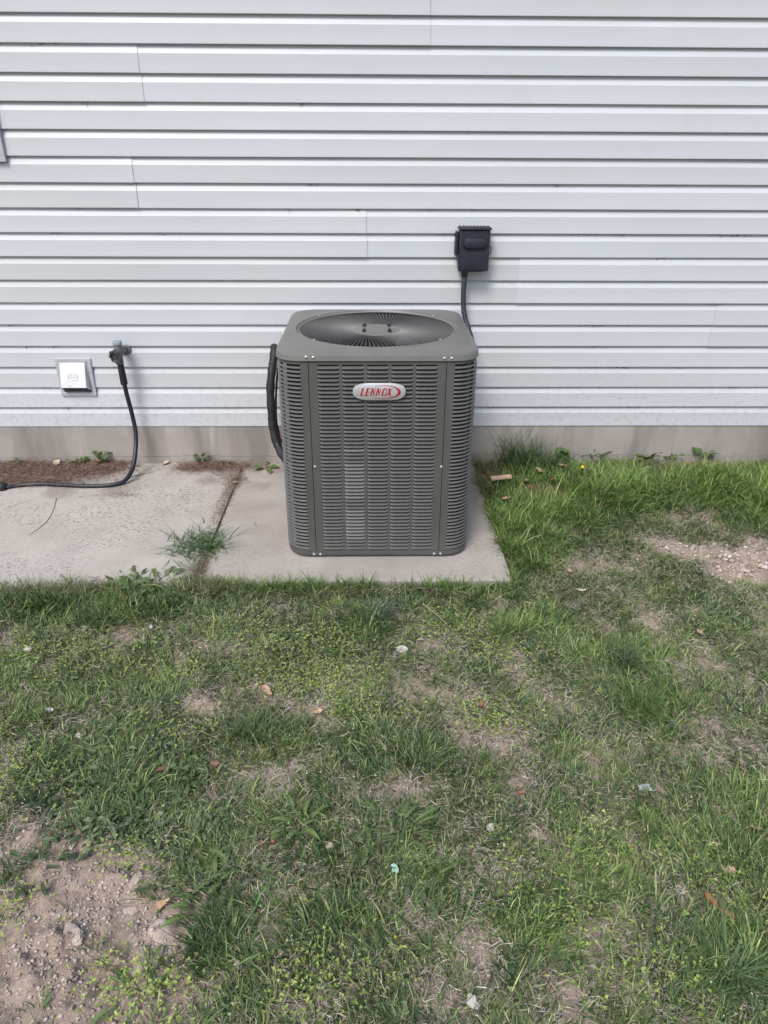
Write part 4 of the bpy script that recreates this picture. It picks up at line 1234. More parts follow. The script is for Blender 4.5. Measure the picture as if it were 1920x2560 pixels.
# small leaved yellow-green weeds and their pale seed heads
CHICK = [(730, 1700, .08, .05), (700, 1650, .07, .03), (800, 1700, .05, .04), (870, 1765, .06, .04), (900, 1690, .07, .04), (985, 1780, .06, .03), (1250, 1800, .06, .04), (1190, 1790, .05, .04), (150, 1640, .15, .06),
         (640, 1600, .10, .05), (430, 1680, .06, .04), (450, 1820, .05, .03), (40, 1950, .06, .05), (175, 1985, .03, .03), (740, 2460, .05, .03), (800, 2470, .04, .04), (930, 2440, .05, .03), (1400, 2300, .06, .04),
         (1520, 2160, .06, .03), (1730, 2140, .06, .03), (1660, 2440, .07, .04), (1810, 2220, .05, .04), (400, 2510, .07, .04), (330, 2460, .05, .03), (1270, 2150, .04, .04), (1880, 2340, .05, .03), (1490, 2080, .05, .03), (330, 2130, .05, .03), (20, 2290, .04, .03), (850, 1600, .1, .05), (1100, 1560, .1, .06), (1250, 1640, .1, .05)]
def rosettes(xs, ys, zs, size, c0, c1, nl=6):
    n = len(xs); idx = np.repeat(np.arange(n), nl); m = len(idx)
    ang = rng.uniform(0, 6.28, m)
    colr = lerp(c0, c1, rng.random(n))[idx] * rng.uniform(.8, 1.2, m)[:, None]
    L = size[idx] * rng.uniform(.6, 1.1, m)
    return ribbons(np.stack([xs[idx], ys[idx], zs[idx]], 1), ang, L, L * .55, rng.uniform(.7, 1.3, m), rng.uniform(1.3, 1.8, m), colr, 3, rng.normal(0, .25, m))
W = []
for (px, py, a, b) in CHICK:
    c = gnd(px, py, -.03); n = int(26000 * a * b * 3.4)
    x = rng.normal(c.x, a * 1.05, n); y = rng.normal(c.y, b * 1.2, n); k = ~in_slab(x, y); x, y = x[k], y[k]
    W.append(rosettes(x, y, ground_h(x, y) + rng.uniform(.003, .030, len(x)), rng.uniform(.0030, .0078, len(x)), C_(.20, .29, .06), C_(.42, .49, .15), 5))
# and sparse everywhere
n = 5500; x = rng.uniform(-1.9, 2.1, n); y = rng.uniform(.6, 2.4, n); k = visible(x, y) & ~in_slab(x, y) & (bare(x, y) < .5); x, y = x[k], y[k]
W.append(rosettes(x, y, ground_h(x, y) + rng.uniform(.002, .025, len(x)), rng.uniform(.003, .009, len(x)), C_(.12, .19, .05), C_(.28, .35, .12), 5))
stuff('chickweed', W, M['grass'], 'tiny leaved yellow green weeds spread in patches through the lawn', 'weeds')
n = 760; x = rng.uniform(-1.7, 1.9, n); y = rng.uniform(.6, 2.3, n); k = visible(x, y, 30) & ~in_slab(x, y) & (bare(x, y) < .5) & (vnoise(x, y, .3, 71, 2) > .42); x, y = x[k], y[k]
V, T, C = crumbs(len(x), x, y, .0022, .0042, C_(.30, .40, .20), C_(.42, .50, .30), ground_h(x, y) + rng.uniform(.02, .05, len(x)), 1)
o = link_mesh('seed_heads', np_mesh('seed_heads', V, [T], M['grass'] if False else M['crumb'], C)); tag(o, 'pale green round seed heads dotted over the lawn', 'seed heads', None, 'stuff')

# ------------------------------------------------------------------ leaves and weeds
def leaf_mesh(name, L, W, m, teeth=0, rise=.5, droop=.9, fold=.25, stalk=.15, seed=0, n=11):
    """a leaf growing along +Y from the origin"""
    rnd = random.Random(seed); mb = MB(); rows = []; y = z = 0.0; phi = rise
    for i in range(n + 1):
        t = i / n
        if t < stalk: w = .07 * W
        else:
            s = (t - stalk) / (1 - stalk)
            w = W * (math.sin(math.pi * s ** (.75 if not teeth else 1.5)) ** .8 if 0 < s < 1 else 0)
            if teeth and s < .97: w *= (rnd.uniform(.75, 1.25) if i % 2 else rnd.uniform(.22, .5))
        w = max(w, .0004) * .5 * (1 + rnd.uniform(-.1, .1))
        back = -.05 * L if teeth and i % 2 else 0
        rows.append([(-w, y + back, z + w * fold), (0, y, z), (w, y + back, z + w * fold * rnd.uniform(.6, 1.2))])
        y += L / n * math.cos(phi); z += L / n * math.sin(phi); phi -= (rise + droop) / n * rnd.uniform(.7, 1.3)
    vs = [p for r in rows for p in r]
    fs = []
    for i in range(n):
        for j in range(2): a = i * 3 + j; fs.append((a, a + 1, a + 4, a + 3))
    mb.add(vs, fs)
    return mb.mesh(name, m, False)
LEAF = {
    'toothed': [leaf_mesh('leaf', .095, .032, M['weed'], 1, .6, .9, .3, .12, s, 13) for s in range(3)],
    'toothed_flat': [leaf_mesh('leaf', .105, .030, M['weed'], 1, .4, .7, .25, .1, s + 10, 13) for s in range(3)],
    'lance': [leaf_mesh('leaf', .085, .022, M['weed_dark'], 0, .6, .9, .35, .2, s, 9) for s in range(3)],
    'oval': [leaf_mesh('leaf', .045, .024, M['weed'], 0, .5, .7, .25, .2, s, 7) for s in range(3)],
    'small': [leaf_mesh('leaf', .022, .011, M['weed'], 0, .4, .6, .25, .1, s, 5) for s in range(3)],
    'strap': [leaf_mesh('leaf', .105, .020, M['weed'], 0, .9, .9, .3, .12, s, 9) for s in range(3)],
    'round': [leaf_mesh('leaf', .060, .044, M['weed'], 0, .9, .5, .15, .15, s, 8) for s in range(3)],
}
def plant(name, label, cat, loc, kinds, count, spread=.0, scale=1.0, tilt=(-.1, .5), seed=0, group=None, arc=None, stemh=0.0):
    rd = random.Random(seed)
    e_ = empty(name, loc); tag(e_, label, cat, group)
    if stemh:
        mb = MB()
        for s in range(max(1, count // 5)):
            a = rd.uniform(0, 6.28)
            mb.tube(spline([(0, 0, -.004), (math.cos(a) * .008, math.sin(a) * .008, stemh * .5), (math.cos(a) * .02, math.sin(a) * .015, stemh * rd.uniform(.8, 1.1))], 3), .0011, 5)
        mb.build('stem', M['stem'], e_)
    for k in range(count):
        lm = rd.choice(LEAF[rd.choice(kinds)])
        o = link_mesh('leaf', lm, e_)
        a = (2 * math.pi * k / count + rd.gauss(0, .7)) if arc is None else rd.uniform(*arc)
        t = rd.uniform(*tilt); s = scale * rd.uniform(.45, 1.25)
        hgt = stemh * (k / count) * rd.uniform(.8, 1.1) if stemh else rd.uniform(0, .006)
        o.rotation_euler = (t, rd.uniform(-.3, .3), a - math.pi / 2)
        r = rd.uniform(0, spread) + .003
        o.location = (math.cos(a) * r, math.sin(a) * r, hgt)
        o.scale = (s, s, s)
    return e_
def gz_(p): return float(ground_h(np.array([p.x]), np.array([p.y]))[0])
def on_ground(px, py, up=0.0):
    p = gnd(px, py, -.02); p.z = gz_(p) + up; return p
def on_slab(px, py, up=.003): return gnd(px, py, up)
def at_wall_foot(px, py, z=.004, off=.02):
    p = onY(px, py, WALL_Y - off); return Vector((p.x, WALL_Y - off, z))

plant('dandelion', 'upright dandelion clump with broad green leaves in the lawn left of the mint scrap', 'weed', on_ground(752, 2075, .006), ['strap', 'toothed'], 20, 0.045, 0.63, (-.05, .5), 1)
plant('dandelion', 'large light green dandelion with jagged leaves above the mint scrap', 'weed', on_ground(985, 2085, .006), ['toothed', 'toothed_flat'], 34, 0.065, 0.73, (-.05, .4), 2)
plant('dandelion', 'flat spreading jagged dandelion just left of the large light green one', 'weed', on_ground(905, 2100, .006), ['toothed_flat'], 18, 0.055, 0.49, (-.1, .15), 3)
plant('dandelion', 'dandelion with narrow flat leaves right beside the mint scrap', 'weed', on_ground(1065, 2210, .006), ['toothed_flat', 'lance'], 20, 0.050, 0.63, (-.1, .2), 4)
plant('dandelion', 'jagged light green dandelion right of the bare soil, near the coral petals', 'weed', on_ground(600, 2180, .006), ['toothed', 'toothed_flat'], 23, 0.065, 0.66, (-.05, .4), 5)
plant('dandelion', 'dandelion spilling from the bare soil edge below the coral petals', 'weed', on_ground(540, 2260, .006), ['toothed_flat', 'strap'], 22, 0.065, 0.66, (-.05, .35), 6)
plant('dandelion', 'jagged weed growing on the front edge of the old slab near the joint', 'weed', gnd(395, 1472, -.012), ['toothed', 'toothed_flat'], 57, 0.105, 0.66, (.0, .7), 7)
plant('dandelion', 'leafy weed sticking up over the old slab edge, left of the one near the joint', 'weed', gnd(320, 1472, -.012), ['toothed', 'lance'], 47, 0.095, 0.66, (.0, .7), 8)
plant('dandelion', 'small jagged dandelion low down at the bare soil tip beside a pale clod', 'weed', on_ground(350, 2485, .006), ['toothed_flat', 'oval'], 18, 0.065, 0.49, (-.1, .3), 9)
plant('dandelion', 'small dark leafed weed at the upper edge of the left bare soil', 'weed', on_ground(110, 2175, .006), ['lance'], 15, 0.055, 0.46, (-.1, .3), 10)
# the mat of lance leaved plants left of centre: nobody could count it
rd = random.Random(11); MV = []; MF = []
import itertools
src = [[(v.co.copy()) for v in m.vertices] for m in LEAF['lance'] + LEAF['toothed']]
srf = [[tuple(p.vertices) for p in m.polygons] for m in LEAF['lance'] + LEAF['toothed']]
mat_mb = MB()
for (px, py, a, b, cnt) in ((330, 1880, .10, .06, 240), (300, 1960, .13, .07, 420), (330, 2040, .12, .05, 300), (960, 2120, .09, .03, 70), (590, 2210, .08, .04, 80), (360, 1480, .12, .025, 110), (1080, 2230, .05, .03, 40), (720, 1590, .06, .02, 30), (470, 2130, .08, .05, 60), (260, 2080, .05, .03, 60), (420, 1920, .07, .06, 120), (270, 1850, .06, .05, 80)):
    c = gnd(px, py, -.02)
    for _ in range(int(cnt * 1.5)):
        x, y = rd.gauss(c.x, a * 1.0), rd.gauss(c.y, b * .8)
        z = gz_(Vector((x, y, 0))) + rd.uniform(-.004, .016)
        q = 0 if rd.random() < .85 else 3
        q += rd.randrange(3); s = rd.uniform(.24, .52) if q < 3 else rd.uniform(.3, .6)
        mt = Matrix.Translation((x, y, z)) @ Matrix.Rotation(rd.uniform(0, 6.28), 4, 'Z') @ Matrix.Rotation(rd.uniform(-.2, .4), 4, 'X') @ Matrix.Rotation(rd.uniform(-.4, .4), 4, 'Y') @ Matrix.Scale(s, 4)
        mat_mb.add([mt @ v for v in src[q]], srf[q])
def mat_patch():
    t = NT('broadleaf_mat'); g_ = t.n('ShaderNodeNewGeometry')
    c = t.ramp(g_.outputs['Random Per Island'], [(0, (.045, .075, .035)), (.5, (.075, .11, .047)), (1, (.13, .165, .08))])
    t.bsdf(c, .5, 0, None, .4); return t.m
o = link_mesh('broadleaf_weeds', mat_mb.mesh('broadleaf_weeds', mat_patch(), False, False)); tag(o, 'dense mat of dark lance shaped weed leaves above the left bare soil', 'weeds', None, 'stuff')

# weeds along the wall foot
plant('wall_weed', 'small leafy green weed in the brown litter under the exhaust vent', 'weed', at_wall_foot(200, 1150), ['small', 'oval'], 22, .018, 1.35, (-.1, .9), 21, None, None, .035)
plant('wall_weed', 'taller sprig with paired leaves in the litter beside the hanging hose', 'weed', at_wall_foot(255, 1146), ['small', 'oval'], 22, .014, 1.3, (-.1, .9), 22, None, None, .065)
plant('wall_weed', 'low dense green weed at the foundation near the left edge', 'weed', at_wall_foot(48, 1148), ['small'], 30, .035, 1.3, (-.1, .8), 23, None, None, .02)
plant('wall_weed', 'bright green bushy sprig against the foundation midway to the condenser', 'weed', at_wall_foot(505, 1150), ['small', 'oval'], 24, .018, 1.25, (0, .9), 24, None, None, .032)
plant('wall_weed', 'low olive weed at the wall foot just right of the bushy sprig', 'weed', at_wall_foot(560, 1152), ['small'], 24, .035, 1.2, (-.1, .5), 25, None, None, .012)
plant('wall_weed', 'flat weed with rounded leaves beside the black pipe bend', 'weed', on_slab(665, 1168, .004), ['small', 'oval'], 16, .045, 1.1, (-.1, .3), 26, None, None, .008)
plant('wall_weed', 'broad round leaf weed standing by the foundation right of the condenser', 'weed', at_wall_foot(1405, 1165, .02, .05), ['round'], 7, .02, 1.15, (.0, .7), 27, None, None, .05)
plant('wall_weed', 'leafy weed with oval leaves at the wall foot in the middle of the right side', 'weed', at_wall_foot(1615, 1165, .02, .03), ['oval', 'round'], 14, .03, 1.15, (-.1, .6), 28, None, None, .02)
plant('wall_weed', 'clump of rounded weed leaves above the tan dead grass at the right wall foot', 'weed', at_wall_foot(1755, 1152, .02, .02), ['oval', 'small', 'round'], 18, .05, 1.15, (-.1, .5), 29, None, None, .04)
plant('wall_weed', 'small bright leafed weed between the two larger weeds at the right wall foot', 'weed', at_wall_foot(1680, 1168, .02, .03), ['small', 'oval'], 10, .02, 1.15, (-.1, .6), 30, None, None, .02)
plant('wall_weed', 'sparse leafy weed rising through long grass right of the round leaf weed', 'weed', at_wall_foot(1480, 1165, .02, .03), ['oval', 'lance'], 12, .03, 1.15, (-.1, .7), 31, None, None, .04)
# dandelion flower
fl = empty('dandelion_flower', on_ground(1447, 1215)); tag(fl, 'single yellow dandelion flower in the lush grass near the wall', 'flower')
MB().tube([(0, 0, 0), (.004, 0, .05), (.002, -.006, .085)], .0016, 6).build('stem', M['stem'], fl)
mb = MB(); mb.lathe([(.0015, 0), (.005, .002), (.0085, .005), (.007, .007), (.003, .0075)], (.002, -.006, .084), (.1, -.5, 1), 12); mb.build('flower_head', M['yellow'], fl)

# grass tufts that stand out as single plants
def tuft(name, label, loc, n, lmin, lmax, wmin, wmax, c0, c1, spread, p0=(.1, .9), p1=(1.0, 1.9), seed=0, arc=(0, 6.28), group=None):
    r = np.random.default_rng(seed)
    nn = min(n, 60); e_ = empty(name, loc); tag(e_, label, 'grass tuft', group)
    def rib(k):
        ang = r.uniform(*arc, k); rad = np.abs(r.normal(0, spread, k))
        rd_ = r.normal(0, spread * .75, (k, 2))
        root = np.stack([rd_[:, 0], rd_[:, 1], np.full(k, -.003)], 1)
        cc = lerp(c0, c1, r.random(k)) * r.uniform(.75, 1.2, k)[:, None]
        return ribbons(root, ang, r.uniform(lmin, lmax, k), r.uniform(wmin, wmax, k), r.uniform(*p0, k), r.uniform(*p1, k), cc, 5, r.normal(0, .3, k), r.normal(0, .4, k))
    V, Q_, T_, C__ = rib(n)
    o = link_mesh('blades', np_mesh('blades', V, [Q_, T_], M['grass'], C__), e_)
    return e_
tuft('grass_tuft', 'sprawling tuft of wiry grass growing in the joint between the two slabs', on_slab(500, 1366, .0), 280, .03, .16, .0026, .0050, C_(.035, .085, .035), C_(.085, .16, .045), .065, (.75, 1.35), (1.3, 1.8), 1)
tuft('grass_tuft', 'drier grass spray on the slab joint just below the sprawling tuft', on_slab(487, 1425, .0), 60, .04, .10, .0016, .003, C_(.10, .13, .05), C_(.26, .23, .13), .02, (.5, 1.2), (1.3, 1.8), 2)
tuft('grass_tuft', 'tall arching grass with seed stalks against the foundation right of the condenser', on_ground(1300, 1180), 300, .13, .33, .0022, .0048, C_(.045, .09, .035), C_(.12, .18, .06), .06, (.0, .5), (.7, 1.9), 3)
tuft('grass_tuft', 'pale wiry grass standing in the corner between pad and foundation', on_ground(1222, 1190), 110, .10, .19, .0014, .0026, C_(.16, .17, .08), C_(.36, .31, .18), .025, (.0, .4), (.5, 1.6), 4)
tuft('grass_tuft', 'dark grass clump leaning over the wood scrap near the wall', on_ground(1370, 1195), 240, .10, .22, .0025, .0045, C_(.035, .07, .03), C_(.07, .12, .04), .04, (.1, .7), (.9, 2.0), 5)
tuft('grass_tuft', 'blue green drooping tuft in front of the condenser pad', on_ground(950, 1545), 130, .08, .17, .0018, .0030, C_(.055, .095, .06), C_(.12, .16, .11), .02, (.1, .8), (1.3, 2.0), 6)
tuft('grass_tuft', 'big tuft of long radiating blades in the bottom right corner of the lawn', on_ground(1828, 2440), 85, .09, .19, .0025, .0042, C_(.06, .12, .05), C_(.13, .20, .09), .010, (.3, 1.0), (1.1, 1.75), 7)
tuft('grass_tuft', 'fresh green tuft with tall blades on the right half of the lawn', on_ground(1620, 1770), 130, .06, .13, .0022, .0036, C_(.07, .13, .04), C_(.13, .20, .06), .025, (.0, .5), (.5, 1.4), 8)
tuft('grass_tuft', 'grey green tuft of fine upright blades above the fresh green one', on_ground(1560, 1650), 120, .07, .13, .0016, .0026, C_(.07, .11, .06), C_(.12, .16, .09), .035, (.1, .6), (.7, 1.5), 9)
tuft('grass_tuft', 'upright tuft on the lawn near the tan leaf left of centre', on_ground(620, 1840), 90, .06, .13, .0018, .003, C_(.05, .10, .035), C_(.11, .17, .06), .03, (.0, .5), (.6, 1.5), 10)
tuft('grass_tuft', 'dark compact tuft beside the upper end of the left bare soil', on_ground(95, 2010), 150, .04, .085, .0018, .0032, C_(.025, .05, .026), C_(.05, .09, .04), .04, (.0, .6), (.8, 1.6), 11)
tuft('grass_tuft', 'small green tuft standing alone inside the left bare soil', on_ground(95, 2140), 45, .03, .07, .0016, .0028, C_(.05, .09, .035), C_(.10, .14, .05), .02, (.2, .9), (1.0, 1.7), 12)
tuft('grass_tuft', 'thin dry tuft inside the bare soil near its lower edge', on_ground(265, 2400), 36, .03, .075, .0013, .0024, C_(.12, .12, .06), C_(.24, .2, .12), .012, (.5, 1.2), (1.2, 1.7), 13)
tuft('grass_tuft', 'dark green tuft at the right rim of the bare soil', on_ground(515, 2370), 160, .05, .10, .0020, .0034, C_(.03, .06, .03), C_(.06, .11, .04), .035, (.2, .9), (1.0, 1.8), 14)
tuft('grass_tuft', 'bright green tuft at the front edge of the old slab near the left edge', on_ground(175, 1475), 90, .05, .11, .002, .0034, C_(.08, .14, .04), C_(.15, .22, .06), .02, (.0, .6), (.5, 1.5), 15)
tuft('grass_tuft', 'green tuft at the left edge beside the bare soil', on_ground(20, 2180), 90, .04, .09, .002, .0034, C_(.04, .08, .03), C_(.09, .14, .05), .03, (.2, .9), (1.0, 1.7), 16)
tuft('grass_tuft', 'fallen flowering stalks leaning over the front edge of the pad', on_ground(955, 1462), 26, .06, .14, .0010, .0018, C_(.12, .11, .07), C_(.25, .22, .14), .05, (.0, .7), (.5, 1.3), 17)

# ------------------------------------------------------------------ countable bits lying about
def dry_leaf(label, p, m, L=.03, W=.02, seed=0, cat='leaf', curl=.5, name='dry_leaf', group='dry leaves scattered over the yard'):
    r = random.Random(seed); n = 7; rows = []
    for i in range(n + 1):
        t = i / n; w = W * .5 * (math.sin(math.pi * min(.97, max(.04, t)) ** .85) ** .7) * r.uniform(.8, 1.2)
        y = (t - .5) * L; z = curl * L * (t - .5) ** 2 + r.uniform(0, .002)
        rows.append([(-w, y + r.uniform(-.001, .001), z + w * curl * r.uniform(.2, 1.2)), (-w * .45, y, z + .001), (0, y, z), (w * .45, y, z + .002 * r.random()), (w * .95, y, z + w * curl * r.uniform(.3, 1.5))])
    vs = [q for rr in rows for q in rr]; k = len(vs)
    vs2 = vs + [(x, y, z - .0006) for x, y, z in vs]
    fs = []
    for i in range(n):
        for j in range(4):
            a = i * 5 + j; fs.append((a, a + 1, a + 6, a + 5)); fs.append((k + a, k + a + 5, k + a + 6, k + a + 1))
    mb = MB(); mb.add(vs2, fs); mb.tube([(0, -L * .5, curl * L * .25), (.001, -L * .62, curl * L * .2)], .0007, 4)
    o = mb.build(name, m, None, True); o.location = p
    o.rotation_euler = (r.uniform(-.3, .3), r.uniform(-.3, .3), r.uniform(0, 6.28))
    tag(o, label, cat, group); return o
up = .022
LV = [
    ('pale curled leaf on the brown litter below the exhaust vent', at_wall_foot(140, 1153, .018, .05), 'leaf_pale', .055, .035),
    ('rusty brown leaf on the litter beside the paired leaf sprig', at_wall_foot(245, 1152, .028, .05), 'leaf_brown', .04, .035),
    ('bleached leaf lying alone where slab meets foundation', on_slab(415, 1160, .006), 'leaf_pale', .05, .026),
    ('orange brown crumpled leaf in the grass in front of the old slab', on_ground(243, 1520, up), 'leaf_tan', .050, .034),
    ('tan pink leaf standing up in the lawn left of centre', on_ground(665, 1733, up), 'leaf_tan', .045, .032),
    ('small pinkish leaf piece right of the standing tan leaf', on_ground(797, 1785, up * .8), 'leaf_tan', .024, .018),
    ('brown folded leaf on the lawn right of centre', on_ground(1202, 1768, up), 'leaf_brown', .034, .014),
    ('dull red leaf in the lawn right of the broadleaf mat', on_ground(538, 1918, up), 'leaf_red', .030, .022),
    ('two pronged brown leaf on the broadleaf mat', on_ground(405, 1930, up), 'leaf_red', .034, .014),
    ('single tan leaf on the right side of the lawn above its middle', on_ground(1748, 1592, up), 'leaf_tan', .040, .022),
    ('pinkish oval leaf in the grass right of the pad corner', on_ground(1425, 1432, up), 'leaf_tan', .032, .020),
    ('slim pale leaf below the pinkish oval leaf', on_ground(1452, 1474, up), 'leaf_pale', .040, .012),
    ('orange leaf under long blades near the right edge of the lawn', on_ground(1772, 2258, up), 'leaf_brown', .034, .024),
    ('flat orange brown leaf just below the one under long blades', on_ground(1822, 2293, up * .7), 'leaf_brown', .040, .024),
    ('light tan leaf above the two orange leaves at the right', on_ground(1822, 2182, up), 'leaf_tan', .026, .018),
    ('small tan leaf near the cloudy plastic scrap', on_ground(1765, 2052, up), 'leaf_tan', .026, .016),
    ('tan leaf at the right edge above the orange leaves', on_ground(1888, 2078, up), 'leaf_tan', .03, .018),
    ('narrow reddish leaf left of the cloudy plastic scrap', on_ground(1303, 1990, up), 'leaf_red', .024, .010),
    ('upright tan leaf fragment above the pale angular clod', on_ground(405, 2268, .014), 'leaf_tan', .038, .016),
    ('curled bark coloured leaf leaning in the grass near the wood scrap', on_ground(1345, 1215, .065), 'leaf_tan', .060, .030),
    ('broken tan leaf right of the wood scrap', on_ground(1313, 1238, .065), 'leaf_tan', .050, .034),
    ('brown leaf lying lowest of the cluster by the wood scrap', on_ground(1322, 1252, .065), 'leaf_brown', .040, .016),
    ('pinkish leaf at the far right of the cluster by the wood scrap', on_ground(1402, 1203, .065), 'leaf_tan', .045, .026),
    ('brown tilted leaf under the far right leaf of that cluster', on_ground(1377, 1236, .065), 'leaf_brown', .04, .022),
    ('pale tan leaf in the grass beside the pad below the wood scrap', on_ground(1262, 1281, 0.065), 'leaf_tan', .04, .026),
    ('small tan leaf by the front edge of the pad left of the condenser', on_ground(585, 1470, .03), 'leaf_tan', .03, .014),
    ('whitish curled leaf bit lying in the slab joint near the wall', on_slab(588, 1207, .008), 'leaf_pale', .026, .016),
    ('pink petal like scrap on the sprawling joint tuft', on_slab(540, 1392, .008), 'leaf_tan', .012, .008),
]
for i, (lb, p, m, L, W_) in enumerate(LV): dry_leaf(lb, p, M[m], L, W_, 100 + i, 'leaf', .6)
for i, (lb, px, py) in enumerate((('coral petal in the grass, left of the pair below the flat dandelion', 655, 2120), ('coral petal in the grass, right of that pair', 683, 2117), ('tiny coral petal low in the centre lawn', 1010, 2356), ('tiny orange petal left of the low coral petal', 988, 2356))):
    o = dry_leaf(lb, on_ground(px, py, .02), M['petal'] if i < 3 else M['yellow'], .009 if i < 2 else .006, .008 if i < 2 else .005, 300 + i, 'petal', .4, 'petal', 'coral petals in the grass')

def rock(name, label, p, m, sx, sy, sz, seed, cat='clod', group=None, flat=.0):
    import bmesh
    b = bmesh.new(); bmesh.ops.create_icosphere(b, subdivisions=4, radius=1)
    for v in b.verts:
        d = v.co.normalized()
        q = 1 + .38 * noise.noise(d * 1.3 + Vector((seed, 0, 0))) + .16 * noise.noise(d * 3.5 + Vector((0, seed, 0))) + .09 * noise.noise(d * 8 + Vector((0, 0, seed))) + .05 * noise.noise(d * 20 + Vector((0, 0, seed)))
        c = d * q; v.co = Vector((c.x * sx, c.y * sy, max(c.z, -.5) * sz if c.z < .75 else (.75 + (c.z - .75) * .3) * sz))
    me = bpy.data.meshes.new(name); b.to_mesh(me); b.free(); me.materials.append(m)
    o = link_mesh(name, me); o.location = p; o.rotation_euler = (0, 0, seed * 1.7); tag(o, label, cat, group); return o
CL = [('soil_clod', 'large pale angular clod at the right rim of the left bare soil', 405, 2325, .036, .028, .010, 'stone'),
      ('soil_clod', 'broad flat clod below the pale angular one', 370, 2402, .036, .027, .010, 'stone'),
      ('soil_clod', 'long rough clod in the middle of the left bare soil', 185, 2335, .036, .018, .012, 'stone'),
      ('soil_clod', 'rounded brown clod at the upper right of the left bare soil', 338, 2195, .022, .014, .012, 'stone'),
      ('soil_clod', 'clod cluster piece lying in the grass right of the bare soil, upper', 475, 2148, .013, .011, .010, 'stone'),
      ('soil_clod', 'grey clod in the grass beside the cluster piece', 420, 2168, .013, .009, .009, 'stone'),
      ('soil_clod', 'clod at the left edge of the photo on the bare soil', 22, 2212, .030, .016, .012, 'stone'),
      ('soil_clod', 'clod on the right rim of the left bare soil beside the dark tuft', 460, 2355, .020, .016, .012, 'stone'),
      ('soil_clod', 'lumpy clod above the pale angular clod', 325, 2262, .024, .014, .012, 'stone'),
      ('soil_clod', 'flat pale clod on the right bare patch, at its upper edge', 1766, 1350, .034, .012, .012, 'stone'),
      ('soil_clod', 'big pale clod of the right bare patch near the photo edge', 1893, 1330, .035, .018, .020, 'stone'),
      ('soil_clod', 'jagged clod in the middle of the right bare patch', 1820, 1378, .026, .016, .014, 'stone'),
      ('soil_clod', 'clod left of the jagged clod of the right bare patch', 1765, 1392, .024, .015, .013, 'stone'),
      ('soil_clod', 'low clod at the lower part of the right bare patch', 1858, 1420, .034, .018, .012, 'stone'),
      ('soil_clod', 'small clod at the left tip of the right bare patch', 1712, 1345, .018, .012, .012, 'stone'),
      ('soil_clod', 'pale clod half in grass above the right bare patch', 1649, 1322, .018, .010, .010, 'stone'),
      ('soil_clod', 'wide clod at the bottom of the right bare patch', 1800, 1452, .034, .016, .010, 'stone'),
      ('stone', 'whitish stone on the lawn in front of the condenser', 1005, 1624, .020, .012, .012, 'whitestone'),
      ('stone', 'small layered pale stone up the lawn, right of the whitish one', 1141, 1531, .012, .008, .008, 'whitestone'),
      ('stone', 'cream stone at the left edge of the lawn', 70, 1624, .014, .010, .010, 'whitestone'),
      ('stone', 'cream stone in the grass below the orange brown leaf', 211, 1568, .013, .009, .008, 'whitestone'),
      ('stone', 'small bright white stone right of the big dandelion', 1226, 2070, .011, .009, .009, 'whitestone'),
      ('stone', 'flat white stone near the bottom of the photo', 1181, 2508, .014, .010, .007, 'whitestone'),
      ('stone', 'pale pebble above the broadleaf mat on its left', 196, 1840, .009, .010, .009, 'whitestone'),
      ('stone', 'small pebble in the grass beneath the slab edge weeds', 378, 1572, .008, .007, .006, 'whitestone'),
      ('stone', 'pinkish pebble between the left dandelions', 825, 2121, .010, .008, .008, 'stone'),
      ('stone', 'pinkish pebble right of the bare soil near the bottom', 594, 2418, .009, .007, .007, 'stone')]
for i, (nm, lb, px, py, a, b, c, m) in enumerate(CL):
    if nm == 'soil_clod': a, b, c = a * .8, b * .8, c * .8
    rock(nm, lb, on_ground(px, py, -.003 if nm == 'soil_clod' else .014), M[m], a, b, c, i + 1.3, 'stone' if nm == 'stone' else 'clod', 'pale stones on the lawn' if nm == 'stone' else 'clods of dry soil')

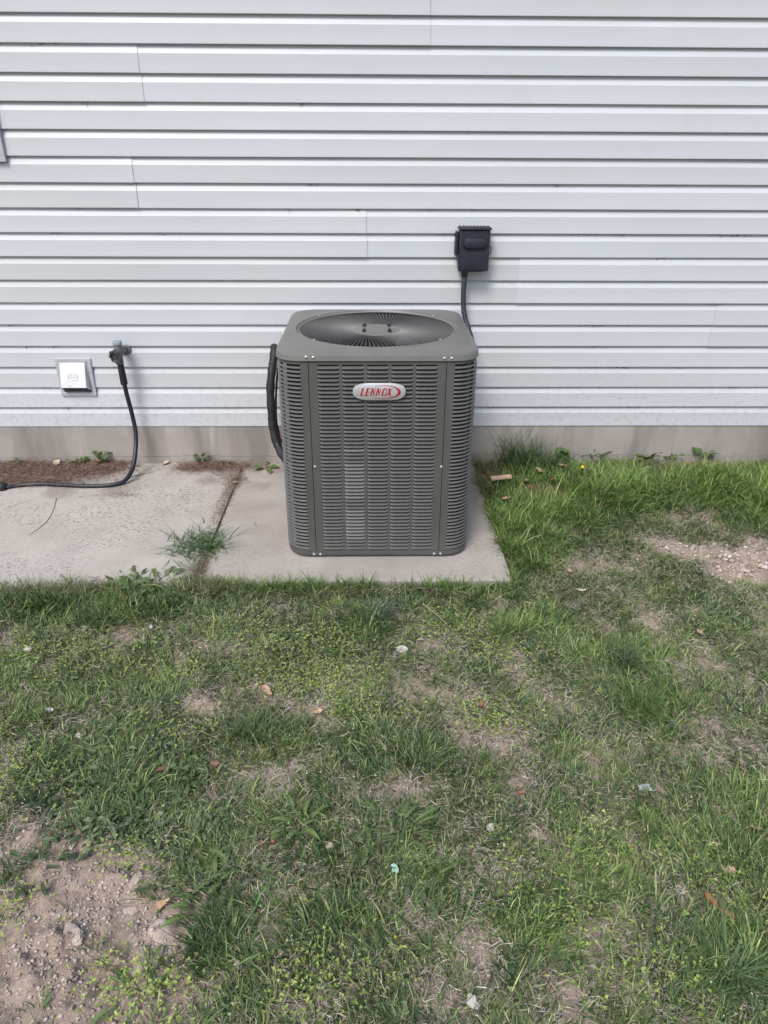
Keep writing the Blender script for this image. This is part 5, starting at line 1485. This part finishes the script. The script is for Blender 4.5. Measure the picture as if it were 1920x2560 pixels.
# scraps
def scrap(name, label, p, m, s, seed, cat):
    r = random.Random(seed); n = 5; vs = []
    for i in range(n + 1):
        for k in range(n + 1):
            vs.append(((i / n - .5) * s * (1 + r.uniform(-.1, .1)), (k / n - .5) * s * 1.5, r.uniform(0, .25) * s + .2 * s * math.sin(i * 1.3 + k)))
    kx = len(vs); vs += [(x, y, z - .0008) for x, y, z in vs]; fs = []
    for i in range(n):
        for k in range(n):
            a = i * (n + 1) + k; fs.append((a, a + 1, a + n + 2, a + n + 1)); fs.append((kx + a, kx + a + n + 1, kx + a + n + 2, kx + a + 1))
    mb = MB(); mb.add(vs, fs); o = mb.build(name, m); o.location = p; o.rotation_euler = (0, 0, r.uniform(0, 3)); tag(o, label, cat); return o
scrap('plastic_scrap', 'crumpled mint green plastic scrap in the lower lawn', on_ground(987, 2180, .020), M['mint'], .015, 1, 'scrap')
scrap('plastic_scrap', 'cloudy grey plastic scrap on the right lawn', on_ground(1612, 1968, .016), M['clear'], .022, 2, 'scrap')
scrap('plastic_scrap', 'thin silvery plastic scrap at the left of the lawn', on_ground(125, 1778, .016), M['clear'], .014, 3, 'scrap')
w_ = MB(); w_.bbox(-.050, .050, -.012, .012, 0, .014, .002)
wo_ = w_.build('wood_scrap', M['wood']); wo_.location = on_ground(1250, 1232, 0.070); wo_.rotation_euler = (0, -.06, .14); tag(wo_, 'short split piece of raw wood lying in the grass beside the pad', 'wood scrap')
# twigs
def twig(label, pts, r=.0018, m='twig', name='twig', cat='twig'):
    mb = MB(); P = spline(pts, 5); o0 = P[0]; mb.tube([p - o0 for p in P], [r * (1 - .5 * i / len(P)) for i in range(len(P))], 5)
    o = mb.build(name, M[m], None, True); o.location = o0; tag(o, label, cat); return o
twig('long curved twig lying on the old slab below the hose', [on_slab(141, 1246, .005), on_slab(133, 1275, .004), on_slab(115, 1305, .005), on_slab(73, 1339, .004)], .0022)
twig('dark forked root on the slab at the end of the hose bend', [on_slab(318, 1195, .005), on_slab(345, 1187, .006), on_slab(385, 1180, .004)], .0025)
twig('thin dark root strand from the hose bend towards the slab middle', [on_slab(240, 1228, .004), on_slab(310, 1212, .004), on_slab(350, 1196, .004)], .0014)
twig('faint root strand under the hose at the left of the slab', [on_slab(20, 1268, .003), on_slab(80, 1250, .003), on_slab(125, 1225, .003)], .0012)
twig('straight pale stalk on the lawn in front of the pad', [on_ground(1058, 1518, .03), on_ground(1090, 1540, .028), on_ground(1132, 1574, .022)], .0012, 'leaf_pale')
twig('pale crooked stem in the lush grass left of the dandelion flower', [on_ground(1452, 1205, .07), on_ground(1495, 1222, .07), on_ground(1510, 1240, .06), on_ground(1480, 1270, .05)], .0011, 'leaf_pale')
twig('short brown twig standing on the pad left of the condenser', [on_slab(637, 1307, .003), on_slab(640, 1315, .006)], .0018)
